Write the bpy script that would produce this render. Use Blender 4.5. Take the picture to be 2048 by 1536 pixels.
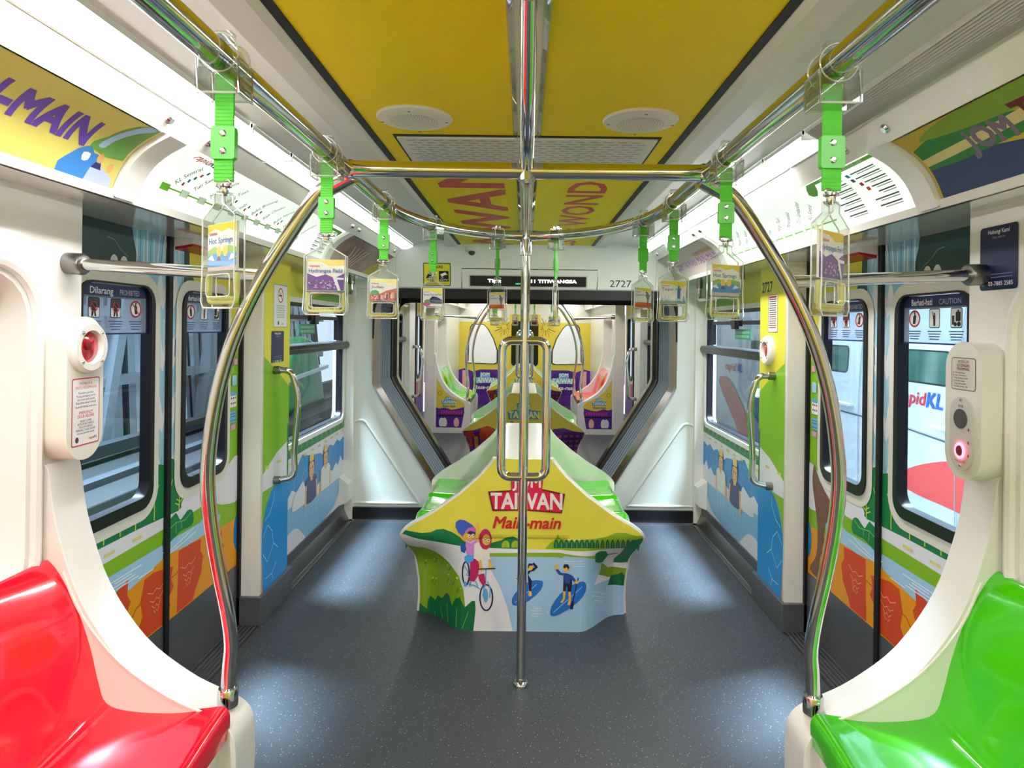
import bpy, math, random
from mathutils import Vector, Matrix
from mathutils.geometry import tessellate_polygon
for o in list(bpy.data.objects): bpy.data.objects.remove(o)
S = bpy.context.scene
COL = S.collection
PI = math.pi
random.seed(7)
R = math.radians
# ---------------------------------------------------------------- camera
FPX, PX, PY, HC, ROLL = 1300.0, 1050.0, 655.0, 1.5, R(0.7)
cd = bpy.data.cameras.new('camera'); cam = bpy.data.objects.new('camera', cd); COL.objects.link(cam)
cd.sensor_width = 36; cd.lens = FPX/2048*36
cd.shift_x = -(PX-1024)/2048; cd.shift_y = -(768-PY)/2048
cd.clip_start = .02; cd.clip_end = 200
cam.matrix_world = Matrix.Translation((0, 0, HC)) @ Matrix.Rotation(PI/2, 4, 'X') @ Matrix.Rotation(ROLL, 4, 'Z')
S.camera = cam
# ---------------------------------------------------------------- world, exposure
S.view_settings.view_transform = 'Standard'; S.view_settings.look = 'None'
S.view_settings.exposure = 1.6; S.view_settings.gamma = 1.0
S.view_settings.use_curve_mapping = False
W = bpy.data.worlds.new('world'); S.world = W; W.use_nodes = True
W.node_tree.nodes['Background'].inputs[0].default_value = (.62, .72, .85, 1)
W.node_tree.nodes['Background'].inputs[1].default_value = .55

def area(name, loc, target, sx, sy, power, color, spread=PI):
    l = bpy.data.lights.new(name, 'AREA'); l.shape = 'RECTANGLE'; l.size = sx; l.size_y = sy
    l.energy = power; l.color = color; l.spread = spread
    o = bpy.data.objects.new(name, l); COL.objects.link(o); o.location = loc
    o.rotation_euler = (Vector(target)-Vector(loc)).to_track_quat('-Z', 'Y').to_euler()
    return o
# floodlights of the depot outside the train; they shine down through the side windows
for q in (-1, 1):
    area('depot_floodlight', (q*2.75, 4.1, 5.0), (q*1.0, 3.7, 0), .95, .95, 210, (.66, .84, 1), R(70))
area('depot_floodlight', (1.9, 3.6, 3.9), (2.5, 3.6, .9), 5, .3, 10, (.85, .93, 1))
area('depot_floodlight', (-1.9, 4.5, 3.9), (-3.4, 4.5, .9), 6, .3, 34, (.8, .9, 1))

# ---------------------------------------------------------------- materials
def C(h):
    h = h.lstrip('#'); v = [int(h[i:i+2], 16)/255 for i in (0, 2, 4)]
    return tuple(c/12.92 if c <= .04045 else ((c+.055)/1.055)**2.4 for c in v)+(1,)
MATS = {}
def mat(name, col, rough=.45, metal=0, emit=0, spec=.5, coat=0, noise=0, nscale=300, bump=0, trans=0, ior=1.45):
    if name in MATS: return MATS[name]
    m = bpy.data.materials.new(name); m.use_nodes = True; nt = m.node_tree
    b = nt.nodes['Principled BSDF']; c = C(col) if isinstance(col, str) else col
    b.inputs['Base Color'].default_value = c; b.inputs['Roughness'].default_value = rough
    b.inputs['Metallic'].default_value = metal; b.inputs['Specular IOR Level'].default_value = spec
    b.inputs['Coat Weight'].default_value = coat; b.inputs['Coat Roughness'].default_value = .06
    b.inputs['Transmission Weight'].default_value = trans; b.inputs['IOR'].default_value = ior
    if emit:
        b.inputs['Emission Color'].default_value = c; b.inputs['Emission Strength'].default_value = emit
    if noise or bump:
        tc = nt.nodes.new('ShaderNodeTexCoord'); n = nt.nodes.new('ShaderNodeTexNoise')
        n.inputs['Scale'].default_value = nscale; n.inputs['Detail'].default_value = 3
        nt.links.new(tc.outputs['Object'], n.inputs['Vector'])
        if noise:
            mx = nt.nodes.new('ShaderNodeMix'); mx.data_type = 'RGBA'
            mx.inputs[6].default_value = tuple(x*(1-noise) for x in c[:3])+(1,)
            mx.inputs[7].default_value = tuple(min(1, x*(1+noise)) for x in c[:3])+(1,)
            nt.links.new(n.outputs[0], mx.inputs[0]); nt.links.new(mx.outputs[2], b.inputs['Base Color'])
        if bump:
            bp = nt.nodes.new('ShaderNodeBump'); bp.inputs['Strength'].default_value = bump; bp.inputs['Distance'].default_value = .002
            nt.links.new(n.outputs[0], bp.inputs['Height']); nt.links.new(bp.outputs[0], b.inputs['Normal'])
    MATS[name] = m; return m
def flat(h, rough=.4):       # printed vinyl colour
    return mat('print_'+h.lstrip('#')+('' if rough == .4 else '_m'), h, rough=rough)
def floor_material():
    m = bpy.data.materials.new('speckled_rubber_floor'); m.use_nodes = True; nt = m.node_tree; b = nt.nodes['Principled BSDF']
    tc = nt.nodes.new('ShaderNodeTexCoord')
    v = nt.nodes.new('ShaderNodeTexVoronoi'); v.inputs['Scale'].default_value = 240
    v2 = nt.nodes.new('ShaderNodeTexVoronoi'); v2.inputs['Scale'].default_value = 70
    n = nt.nodes.new('ShaderNodeTexNoise'); n.inputs['Scale'].default_value = 2.2; n.inputs['Detail'].default_value = 4
    n2 = nt.nodes.new('ShaderNodeTexNoise'); n2.inputs['Scale'].default_value = 280
    for q in (v, v2, n, n2): nt.links.new(tc.outputs['Object'], q.inputs['Vector'])
    def ramp(src, stops):
        r = nt.nodes.new('ShaderNodeValToRGB'); e = r.color_ramp.elements
        e[0].position, e[0].color = stops[0]; e[1].position, e[1].color = stops[1]
        nt.links.new(src, r.inputs[0]); return r.outputs[0]
    def mix(f, a, c):
        x = nt.nodes.new('ShaderNodeMix'); x.data_type = 'RGBA'
        nt.links.new(f, x.inputs[0])
        for k, s_ in ((6, a), (7, c)):
            if isinstance(s_, tuple): x.inputs[k].default_value = s_
            else: nt.links.new(s_, x.inputs[k])
        return x.outputs[2]
    base = mix(n.outputs[0], C('#2a2d32'), C('#3e4247'))
    base = mix(ramp(n2.outputs[0], ((.35, (0, 0, 0, 1)), (.65, (.6, .6, .6, 1)))), base, C('#4a4f56'))
    base = mix(ramp(v.outputs['Distance'], ((.10, (.5, .5, .5, 1)), (.24, (0, 0, 0, 1)))), base, C('#8d949b'))
    base = mix(ramp(v2.outputs['Distance'], ((.07, (.75, .75, .75, 1)), (.13, (0, 0, 0, 1)))), base, C('#d8dee4'))
    nt.links.new(base, b.inputs['Base Color'])
    b.inputs['Roughness'].default_value = .42; b.inputs['Specular IOR Level'].default_value = .5
    bp = nt.nodes.new('ShaderNodeBump'); bp.inputs['Strength'].default_value = .25; bp.inputs['Distance'].default_value = .001
    nt.links.new(n2.outputs[0], bp.inputs['Height']); nt.links.new(bp.outputs[0], b.inputs['Normal'])
    return m
def glass_material(name, tint, lo=.03, hi=.5, diff=None):
    m = bpy.data.materials.new(name); m.use_nodes = True; nt = m.node_tree; nt.nodes.clear()
    out = nt.nodes.new('ShaderNodeOutputMaterial'); mx = nt.nodes.new('ShaderNodeMixShader')
    t = nt.nodes.new('ShaderNodeBsdfTransparent'); t.inputs[0].default_value = tint
    g = nt.nodes.new('ShaderNodeBsdfGlossy'); g.inputs['Roughness'].default_value = .02
    f = nt.nodes.new('ShaderNodeLayerWeight'); f.inputs[0].default_value = .5
    p = nt.nodes.new('ShaderNodeMath'); p.operation = 'POWER'; p.inputs[1].default_value = 4
    r = nt.nodes.new('ShaderNodeMapRange'); r.inputs[3].default_value = lo; r.inputs[4].default_value = hi
    nt.links.new(f.outputs['Facing'], p.inputs[0]); nt.links.new(p.outputs[0], r.inputs[0]); nt.links.new(r.outputs[0], mx.inputs[0])
    src = t.outputs[0]
    if diff:
        d = nt.nodes.new('ShaderNodeBsdfDiffuse'); d.inputs[0].default_value = diff
        m2 = nt.nodes.new('ShaderNodeMixShader'); m2.inputs[0].default_value = .4 if name[0] == 'y' else .5
        nt.links.new(t.outputs[0], m2.inputs[1]); nt.links.new(d.outputs[0], m2.inputs[2]); src = m2.outputs[0]
    nt.links.new(src, mx.inputs[1]); nt.links.new(g.outputs[0], mx.inputs[2])
    nt.links.new(mx.outputs[0], out.inputs[0]); return m
FLOOR = floor_material()
GLASS = glass_material('window_glass', (.84, .90, .92, 1), .025, .35)
FROST = glass_material('frosted_film', (.8, .88, .98, 1), .02, .3, C('#a9b8cf'))
CLEAR = glass_material('clear_plastic', (.86, .89, .86, 1), .09, .95)
GRIPY = glass_material('yellow_clear_plastic', (.99, .98, .55, 1), .06, .6, C('#efe98a'))
CREAM = mat('cream_gelcoat', '#e9e7dc', rough=.28, coat=.3)
WHITE = mat('white_moulding', '#eceae4', rough=.3, coat=.2)
PANEL = mat('ceiling_side_panel', '#d6d5cb', rough=.35)
BULK = mat('bulkhead_gelcoat', '#e4e6da', rough=.3, coat=.2)
CHROME = mat('polished_steel_tube', '#cfcfcc', rough=.09, metal=1)
STEEL = mat('brushed_steel', '#8c8a88', rough=.3, metal=1, noise=.1, nscale=60)
DSTEEL = mat('dark_kick_plate', '#707177', rough=.38, metal=.6, noise=.12, nscale=30)
BLACK = mat('black_rubber', '#0c0c10', rough=.5)
DARKG = mat('dark_window_gasket', '#15151b', rough=.35)
YELC = mat('yellow_ceiling_film', '#f0d600', rough=.5, spec=.2, noise=.06, nscale=120)
RED = mat('glossy_red_seat', '#f2062c', rough=.16, coat=.8)
GREEN = mat('glossy_green_seat', '#46cc00', rough=.16, coat=.8)
PINK = mat('glossy_pink_seat', '#ee3a52', rough=.16, coat=.8)
STRAP = mat('green_webbing', '#52c232', rough=.6, bump=.3, nscale=700)
BUCK = mat('green_buckle', '#4fc034', rough=.35)
EDGE = glass_material('clear_plastic_edge', (.95, .97, .95, 1), .2, .9, (.85, .87, .85, 1))  # whitish outline colour, painted highlight along the clear plastic edges
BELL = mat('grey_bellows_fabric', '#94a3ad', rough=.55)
LAMP = mat('lit_diffuser', (1, .98, 1, 1), rough=.5, emit=15)
LAMP3 = mat('lit_diffuser_rear', (1, .98, .97, 1), rough=.5, emit=7)
LAMP2 = mat('dim_diffuser', (.95, 1, .96, 1), rough=.25, emit=1.0)
RIB = mat('unlit_ribbed_diffuser', '#b9bcb4', rough=.18, coat=.6)
MAPW = mat('backlit_map_film', (.82, .93, .83, 1), rough=.2, emit=.26)
REDL = mat('red_lens', '#c4102a', rough=.1, coat=1, noise=.4, nscale=40)
LED = mat('red_led', (1, .05, .15, 1), emit=5)
SCRT = mat('lit_display_text', (.95, 1, 1, 1), emit=2.5)
BLUEG = mat('blue_signal_glow', (.1, .25, 1, 1), emit=6)

# ---------------------------------------------------------------- car transforms and object helpers
T1 = Matrix.Identity(4)
T2 = Matrix.Translation((0, 11, 0)) @ Matrix.Rotation(PI, 4, 'Z')     # second car: the first turned round
T = T1
def tag(o, label=None, cat=None, group=None, kind=None):
    if label: o['label'] = label
    if cat: o['category'] = cat
    if group: o['group'] = group
    if kind: o['kind'] = kind
    return o
def thing(name, label, cat, loc=(0, 0, 0), rotz=0, group=None, kind=None):
    o = bpy.data.objects.new(name, None); COL.objects.link(o); o.empty_display_size = .05
    L = Matrix.Translation(loc) @ Matrix.Rotation(rotz, 4, 'Z')
    o.matrix_world = T @ L; LOCALM[o.name] = L
    return tag(o, label, cat, group, kind)
LOCALM = {}
def adopt(ch, parent):
    ch.parent = parent
    L = LOCALM.get(parent.name, Matrix.Identity(4))
    ch.matrix_parent_inverse = L.inverted(); LOCALM[ch.name] = Matrix.Identity(4)
def finish(me, name, parent=None, smooth=None):
    o = bpy.data.objects.new(name, me); COL.objects.link(o)
    if smooth:
        me.shade_smooth(); me.set_sharp_from_angle(angle=R(smooth))
    if parent is None:
        o.matrix_world = T.copy(); LOCALM[o.name] = Matrix.Identity(4)
    else: adopt(o, parent)
    return o
def copy_tree(o, parent=None):
    c = o.copy(); COL.objects.link(c); c.parent = parent
    for ch in list(o.children): copy_tree(ch, c)
    return c
class MB:
    def __init__(s, m=None): s.v = []; s.f = []; s.mi = []; s.ms = []; s.cur = 0; s.use(m) if m else None
    def use(s, m):
        if m not in s.ms: s.ms.append(m)
        s.cur = s.ms.index(m); return s
    def add(s, vs, fs):
        b = len(s.v); s.v += [tuple(p) for p in vs]
        for f in fs: s.f.append(tuple(b+i for i in f)); s.mi.append(s.cur)
        return s
    def box(s, x0, x1, y0, y1, z0, z1):
        return s.add([(x, y, z) for z in (z0, z1) for y in (y0, y1) for x in (x0, x1)],
              [(0, 2, 3, 1), (4, 5, 7, 6), (0, 1, 5, 4), (2, 6, 7, 3), (0, 4, 6, 2), (1, 3, 7, 5)])
    def grid(s, fn, nu, nv, cu=False):
        vs = [fn(i/nu, j/nv) for j in range(nv+1) for i in range(nu+(0 if cu else 1))]
        w = nu if cu else nu+1; fs = []
        for j in range(nv):
            for i in range(nu):
                a = j*w+i; b = j*w+(i+1) % w if cu else j*w+i+1
                fs.append((a, b, b+w, a+w))
        return s.add(vs, fs)
    def extr(s, poly, ax, a, b, hole=None):
        """extrude polygon (2D) along axis ax from a to b"""
        def P(p, t):
            if ax == 'x': return (t, p[0], p[1])
            if ax == 'y': return (p[0], t, p[1])
            return (p[0], p[1], t)
        loops = [poly]+([hole] if hole else [])
        pts = [Vector((p[0], p[1], 0)) for l in loops for p in l]
        tr = tessellate_polygon([[Vector((p[0], p[1], 0)) for p in l] for l in loops])
        n = len(pts)
        vs = [P(p, a) for p in pts]+[P(p, b) for p in pts]
        fs = [tuple(t) for t in tr]+[tuple(n+i for i in reversed(t)) for t in tr]
        k = 0
        for l in loops:
            m = len(l)
            for i in range(m): fs.append((k+i, k+(i+1) % m, n+k+(i+1) % m, n+k+i))
            k += m
        return s.add(vs, fs)
    def tube(s, path, r, seg=12, closed=False, cap=True):
        path = [Vector(p) for p in path]; n = len(path)
        rs = r if isinstance(r, (list, tuple)) else [r]*n
        up = None; rings = []
        for i, p in enumerate(path):
            if closed: d = path[(i+1) % n]-path[i-1]
            else: d = path[min(i+1, n-1)]-path[max(i-1, 0)]
            d.normalize()
            if up is None:
                up = Vector((0, 0, 1)) if abs(d.z) < .9 else Vector((0, 1, 0))
            a = d.cross(up).normalized(); up = a.cross(d).normalized()
            rings.append([p+(a*math.cos(2*PI*k/seg)+up*math.sin(2*PI*k/seg))*rs[i] for k in range(seg)])
        vs = [v for rg in rings for v in rg]; fs = []
        for i in range(n if closed else n-1):
            j = (i+1) % n
            for k in range(seg): fs.append((i*seg+k, i*seg+(k+1) % seg, j*seg+(k+1) % seg, j*seg+k))
        if not closed and cap: fs += [tuple(reversed(range(seg))), tuple((n-1)*seg+k for k in range(seg))]
        return s.add(vs, fs)
    def lathe(s, c, ax, prof, seg=24):
        """prof: list of (radius, distance along ax) from point c"""
        c = Vector(c); ax = Vector(ax).normalized()
        u = ax.orthogonal().normalized(); w = ax.cross(u)
        vs = [c+ax*h+(u*math.cos(2*PI*k/seg)+w*math.sin(2*PI*k/seg))*max(r, 1e-5) for r, h in prof for k in range(seg)]
        fs = [(i*seg+k, i*seg+(k+1) % seg, (i+1)*seg+(k+1) % seg, (i+1)*seg+k) for i in range(len(prof)-1) for k in range(seg)]
        fs += [tuple(reversed(range(seg))), tuple((len(prof)-1)*seg+k for k in range(seg))]
        return s.add(vs, fs)
    def ball(s, c, r, sz=1, seg=12):
        return s.lathe((c[0], c[1], c[2]), (0, 0, 1), [(r*math.sin(PI*i/8), -r*sz*math.cos(PI*i/8)) for i in range(9)], seg)
    def build(s, name, parent=None, smooth=35, bevel=0):
        me = bpy.data.meshes.new(name); me.from_pydata(s.v, [], s.f)
        for m in s.ms: me.materials.append(m)
        for p, k in zip(me.polygons, s.mi): p.material_index = k
        me.validate(); me.update()
        import bmesh
        bm = bmesh.new(); bm.from_mesh(me); bmesh.ops.recalc_face_normals(bm, faces=bm.faces); bm.to_mesh(me); bm.free()
        o = finish(me, name, parent, smooth)
        if bevel:
            b = o.modifiers.new('bevel', 'BEVEL'); b.width = bevel; b.segments = 3; b.limit_method = 'ANGLE'; b.angle_limit = R(35)
        return o
def rrect(x0, x1, y0, y1, r, n=5):
    pts = []
    for cx, cy, a in ((x1-r, y0+r, -90), (x1-r, y1-r, 0), (x0+r, y1-r, 90), (x0+r, y0+r, 180)):
        for k in range(n+1):
            t = R(a+90*k/n); pts.append((cx+r*math.cos(t), cy+r*math.sin(t)))
    return pts
def smooth(pts, n=5, closed=True):
    out = []; m = len(pts)
    rng = range(m) if closed else range(m-1)
    for i in rng:
        if closed: p = [pts[(i+k) % m] for k in (-1, 0, 1, 2)]
        else: p = [pts[max(0, i-1)], pts[i], pts[i+1], pts[min(m-1, i+2)]]
        for k in range(n):
            t = k/n
            out.append(tuple(.5*((2*b)+(c-a)*t+(2*a-5*b+4*c-d)*t*t+(-a+3*b-3*c+d)*t**3) for a, b, c, d in zip(*p)))
    if not closed: out.append(tuple(pts[-1]))
    return out
def fillet(pts, r, n=6):
    pts = [Vector(p) for p in pts]; out = [pts[0]]
    for i in range(1, len(pts)-1):
        a, b, c = pts[i-1], pts[i], pts[i+1]
        d1 = (a-b); d2 = (c-b); L = min(r, d1.length*.49, d2.length*.49)
        p, q = b+d1.normalized()*L, b+d2.normalized()*L
        for k in range(n+1):
            t = k/n; out.append(p*(1-t)**2+b*2*t*(1-t)+q*t*t)
    return out+[pts[-1]]

# ---------------------------------------------------------------- printed artwork: flat shapes laid on a surface
_GL = {}
def glyphs(body, bold):
    k = (body, bold)
    if k in _GL: return _GL[k]
    cu = bpy.data.curves.new('t', 'FONT'); cu.body = body; cu.size = 1; cu.offset = bold; cu.resolution_u = 2
    o = bpy.data.objects.new('t', cu); COL.objects.link(o)
    dg = bpy.context.evaluated_depsgraph_get(); ev = o.evaluated_get(dg); me = ev.to_mesh(); me.calc_loop_triangles()
    vs = [(v.co.x, v.co.y) for v in me.vertices]
    tr = [tuple(vs[i] for i in t.vertices) for t in me.loop_triangles]
    ev.to_mesh_clear(); bpy.data.objects.remove(o); bpy.data.curves.remove(cu)
    xs = [p[0] for t in tr for p in t] or [0]; ys = [p[1] for t in tr for p in t] or [0]
    _GL[k] = (tr, min(xs), max(xs)); return _GL[k]
def half(poly, a, b, inside=True):
    """clip poly to the left (inside) of line a->b, or to its right"""
    nx, ny = -(b[1]-a[1]), b[0]-a[0]
    if not inside: nx, ny = -nx, -ny
    d = [(p[0]-a[0])*nx+(p[1]-a[1])*ny for p in poly]; out = []
    for i in range(len(poly)):
        j = (i+1) % len(poly); p, q = poly[i], poly[j]
        if d[i] >= 0: out.append(p)
        if (d[i] >= 0) != (d[j] >= 0):
            t = d[i]/(d[i]-d[j]); out.append((p[0]+(q[0]-p[0])*t, p[1]+(q[1]-p[1])*t))
    return out
def clip_in(poly, conv):
    for i in range(len(conv)):
        poly = half(poly, conv[i], conv[(i+1) % len(conv)])
        if len(poly) < 3: return []
    return poly
def clip_out(poly, conv):
    res = []; xs = [p[0] for p in conv]; ys = [p[1] for p in conv]
    if min(p[0] for p in poly) > max(xs) or max(p[0] for p in poly) < min(xs) or min(p[1] for p in poly) > max(ys) or max(p[1] for p in poly) < min(ys): return [poly]
    for i in range(len(conv)):
        a, b = conv[i], conv[(i+1) % len(conv)]
        o = half(poly, a, b, False)
        if len(o) >= 3: res.append(o)
        poly = half(poly, a, b)
        if len(poly) < 3: break
    return res
class Art:
    def __init__(s, flip=False, conv=None): s.it = []; s.L = 0; s.flip = flip; s.conv = conv
    def up(s): s.L += 1; return s
    def poly(s, pts, m, sm=0):
        if isinstance(m, str): m = flat(m)
        if s.conv: pts = [s.conv(*p) for p in pts]
        if sm: pts = smooth(pts, sm)
        tr = tessellate_polygon([[Vector((p[0], p[1], 0)) for p in pts]])
        s.it.append((s.L, m, [tuple((pts[i][0], pts[i][1]) for i in t) for t in tr])); return s
    def rect(s, x0, x1, y0, y1, m, r=0):
        if s.conv: return s.poly([(x0, y0), (x1, y0), (x1, y1), (x0, y1)], m)
        return s.poly(rrect(x0, x1, y0, y1, r, 3) if r else [(x0, y0), (x1, y0), (x1, y1), (x0, y1)], m)
    def ell(s, cx, cy, rx, ry, m, rot=0, n=18):
        c, d = math.cos(rot), math.sin(rot)
        return s.poly([(cx+rx*math.cos(2*PI*k/n)*c-ry*math.sin(2*PI*k/n)*d, cy+rx*math.cos(2*PI*k/n)*d+ry*math.sin(2*PI*k/n)*c) for k in range(n)], m)
    def line(s, pts, w, m, closed=False, sm=0):
        if isinstance(m, str): m = flat(m)
        if s.conv: pts = [s.conv(*p) for p in pts]
        if sm: pts = smooth(pts, sm, closed)
        n = len(pts); Lp = []; Rp = []
        for i in range(n):
            a = pts[i-1] if (i or closed) else pts[0]; b = pts[(i+1) % n] if (i < n-1 or closed) else pts[-1]
            dx, dy = b[0]-a[0], b[1]-a[1]; l = math.hypot(dx, dy) or 1
            Lp.append((pts[i][0]-dy/l*w/2, pts[i][1]+dx/l*w/2)); Rp.append((pts[i][0]+dy/l*w/2, pts[i][1]-dx/l*w/2))
        tr = []
        for i in range(n if closed else n-1):
            j = (i+1) % n; tr += [(Rp[i], Rp[j], Lp[j]), (Rp[i], Lp[j], Lp[i])]
        s.it.append((s.L, m, tr)); return s
    def text(s, body, u, v, h, m, bold=0, w=None, rot=0, shear=0, align='c'):
        if isinstance(m, str): m = flat(m)
        tr, x0, x1 = glyphs(body, 0); k = h/.7; kx = (w/(x1-x0)) if w else k
        if s.conv: u, v = s.conv(u, v)
        ox = {'c': (x0+x1)/2, 'l': x0, 'r': x1}[align]; c, d = math.cos(rot), math.sin(rot)
        e = bold*.7; sh = [(0, 0)] if bold < .015 else [(0, 0), (e, e), (-e, e), (e, -e), (-e, -e)]
        for sx, sy in sh:
            out = []
            for t in tr:
                q = []
                for p in t:
                    x = (p[0]+sx-ox)*kx+p[1]*k*shear; y = (p[1]+sy)*k-h/2
                    xx, yy = x*c-y*d, x*d+y*c
                    q.append((u+(-xx if s.flip else xx), v+yy))
                out.append(tuple(q))
            s.it.append((s.L, m, out))
        return s
    def mtext(s, body, u, v, h, m, rot, kx=1, vs=.227):
        """text laid out in metres and turned by rot; v counts panel heights of vs metres"""
        tr, x0, x1 = glyphs(body, 0); k = h/.7; c, d = math.cos(rot), math.sin(rot); out = []
        for t in tr:
            q = []
            for p in t:
                x, y = (p[0]-x0)*k*kx, p[1]*k; xx, yy = x*c-y*d, x*d+y*c
                q.append((u+(-xx if s.flip else xx), v+yy/vs))
            out.append(tuple(q))
        s.it.append((s.L, flat(m), out))
    def build(s, name, mp, parent, inside=None, outside=(), grid=None, step=.00003, base=.0006, outline=None):
        b = MB(); idx = {}
        def ccw(c):
            a = sum(c[i][0]*c[(i+1) % len(c)][1]-c[(i+1) % len(c)][0]*c[i][1] for i in range(len(c)))
            return c if a > 0 else c[::-1]
        inside = ccw(inside) if inside else None; outside = [ccw(o) for o in outside]
        for rank, (L, m, tris) in enumerate(sorted(s.it, key=lambda q: q[0])):
            b.use(m); off = base+step*rank
            for t in tris:
                ps = [list(t)]
                if inside: ps = [q for q in (clip_in(p, inside) for p in ps) if len(q) >= 3]
                for o in outside: ps = [q for p in ps for q in clip_out(p, o)]
                if grid:
                    for ax, g in ((0, grid[0]), (1, grid[1]), (2, 1)):
                        if not g or (ax == 2 and not grid[0]): continue
                        fn = (lambda q: q[0], lambda q: q[1], lambda q: q[0]/grid[0]-q[1]/grid[1])[ax]
                        res = []
                        for p in ps:
                            lo = min(fn(q) for q in p); hi = max(fn(q) for q in p); k = math.floor(lo/g)+1
                            while k*g < hi-1e-7:
                                c = k*g; A, B = (((c, 0), (c, 1)), ((0, c), (-1, c)), ((c*grid[0] if grid[0] else 0, 0), ((c*grid[0]+grid[0]) if grid[0] else 0, grid[1])))[ax]
                                l = half(p, A, B); p = half(p, A, B, False)
                                if len(l) >= 3: res.append(l)
                                if len(p) < 3: break
                                k += 1
                            if len(p) >= 3: res.append(p)
                        ps = res
                if outline:
                    res = []
                    for p in ps:
                        vc = sum(q[1] for q in p)/len(p); v0 = math.floor(vc/grid[1])*grid[1]; v1 = v0+grid[1]
                        if v0 < -1e-9 or v1 > .8401: continue
                        a0, a1 = outline(v0), outline(v1)
                        p = half(p, (a0, v0), (a1, v1))
                        if len(p) >= 3: p = half(p, (-a0, v0), (-a1, v1), False)
                        if len(p) >= 3: res.append(p)
                    ps = res
                for p in ps:
                    if len(p) >= 3: b.add([mp(q[0], q[1], off) for q in p], [tuple(range(len(p)))])
        # drop degenerate faces
        me = bpy.data.meshes.new(name); me.from_pydata(b.v, [], b.f)
        for m in b.ms: me.materials.append(m)
        me.polygons.foreach_set('material_index', b.mi)
        me.validate(); me.update()
        return finish(me, name, parent)
def sidemap(s, X0): return lambda u, v, o: (s*(X0-o), u, v)
def onX(px, py, X):
    dx, dy = px-PX, py-PY; c, q = math.cos(ROLL), math.sin(ROLL)
    x, y = (c*dx+q*dy)/FPX, (-q*dx+c*dy)/FPX; t = X/x; return (t, HC-y*t)

def jom(A, u, v, w, sub, dark, fill, shade, tri, line2=None):
    """the three-line campaign lettering, w wide, centred on (u, v)"""
    h = w*.2
    A.up(); A.poly([(u-w*.2, v+h*1.75), (u+w*.22, v+h*1.85), (u+w*.2, v+h*.9), (u+w*.5, v+h*.6), (u+w*.46, v-h*.65), (u, v-h*.5), (u-w*.44, v-h*.55), (u-w*.5, v+h*.7), (u-w*.2, v+h*.8)], dark)
    A.up(); A.poly([(u-w*.19, v+h*1.6), (u+w*.2, v+h*1.7), (u+w*.2, v+h*.8), (u+w*.48, v+h*.5), (u+w*.44, v-h*.55), (u, v-h*.42), (u-w*.42, v-h*.45), (u-w*.47, v+h*.55), (u-w*.2, v+h*.7)], shade)
    A.up(); A.text('JOM', u, v+h*1.35, h*.7, fill, bold=.03, w=w*.36); A.text('TAIWAN', u, v+h*.12, h*1.0, fill, bold=.035, w=w*.92)
    A.text(sub, u, v-h*1.25, h*.75, tri, bold=.03, w=w*.86, shear=.25)

# ================================================================ fixed cross-section values
ZC = 2.12                       # ceiling
LIP = 1.843
def cove(t, bulge=.028):        # curved advert panel, t from 0 (bottom) to 1 (top)
    x = 1.15+(1.0-1.15)*t; z = 1.86+(2.03-1.86)*t; k = bulge*math.sin(PI*t)
    return x+.75*k, z+.66*k
def covemap(s): 
    def f(u, v, o):
        k = math.floor(v/.04+1e-6); t = v/.04-k; a, b = cove(k*.04, .028), cove((k+1)*.04, .028)
        x, z = a[0]+(b[0]-a[0])*t, a[1]+(b[1]-a[1])*t; return (s*(x-.75*o), u, z-.66*o)
    return f
DC, DW0, DW1 = 2.58, (2.05, 2.475), (2.685, 3.085)    # door gap, window spans
DZ0, DZ1 = .81, 1.635
side_name = {-1: 'left', 1: 'right'}

# ================================================================ floor
mb = MB(FLOOR); mb.box(-1.42, 1.42, -1.6, 12.62, -.06, 0)
fl = mb.build('floor', smooth=None); tag(fl, kind='structure')

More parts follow.
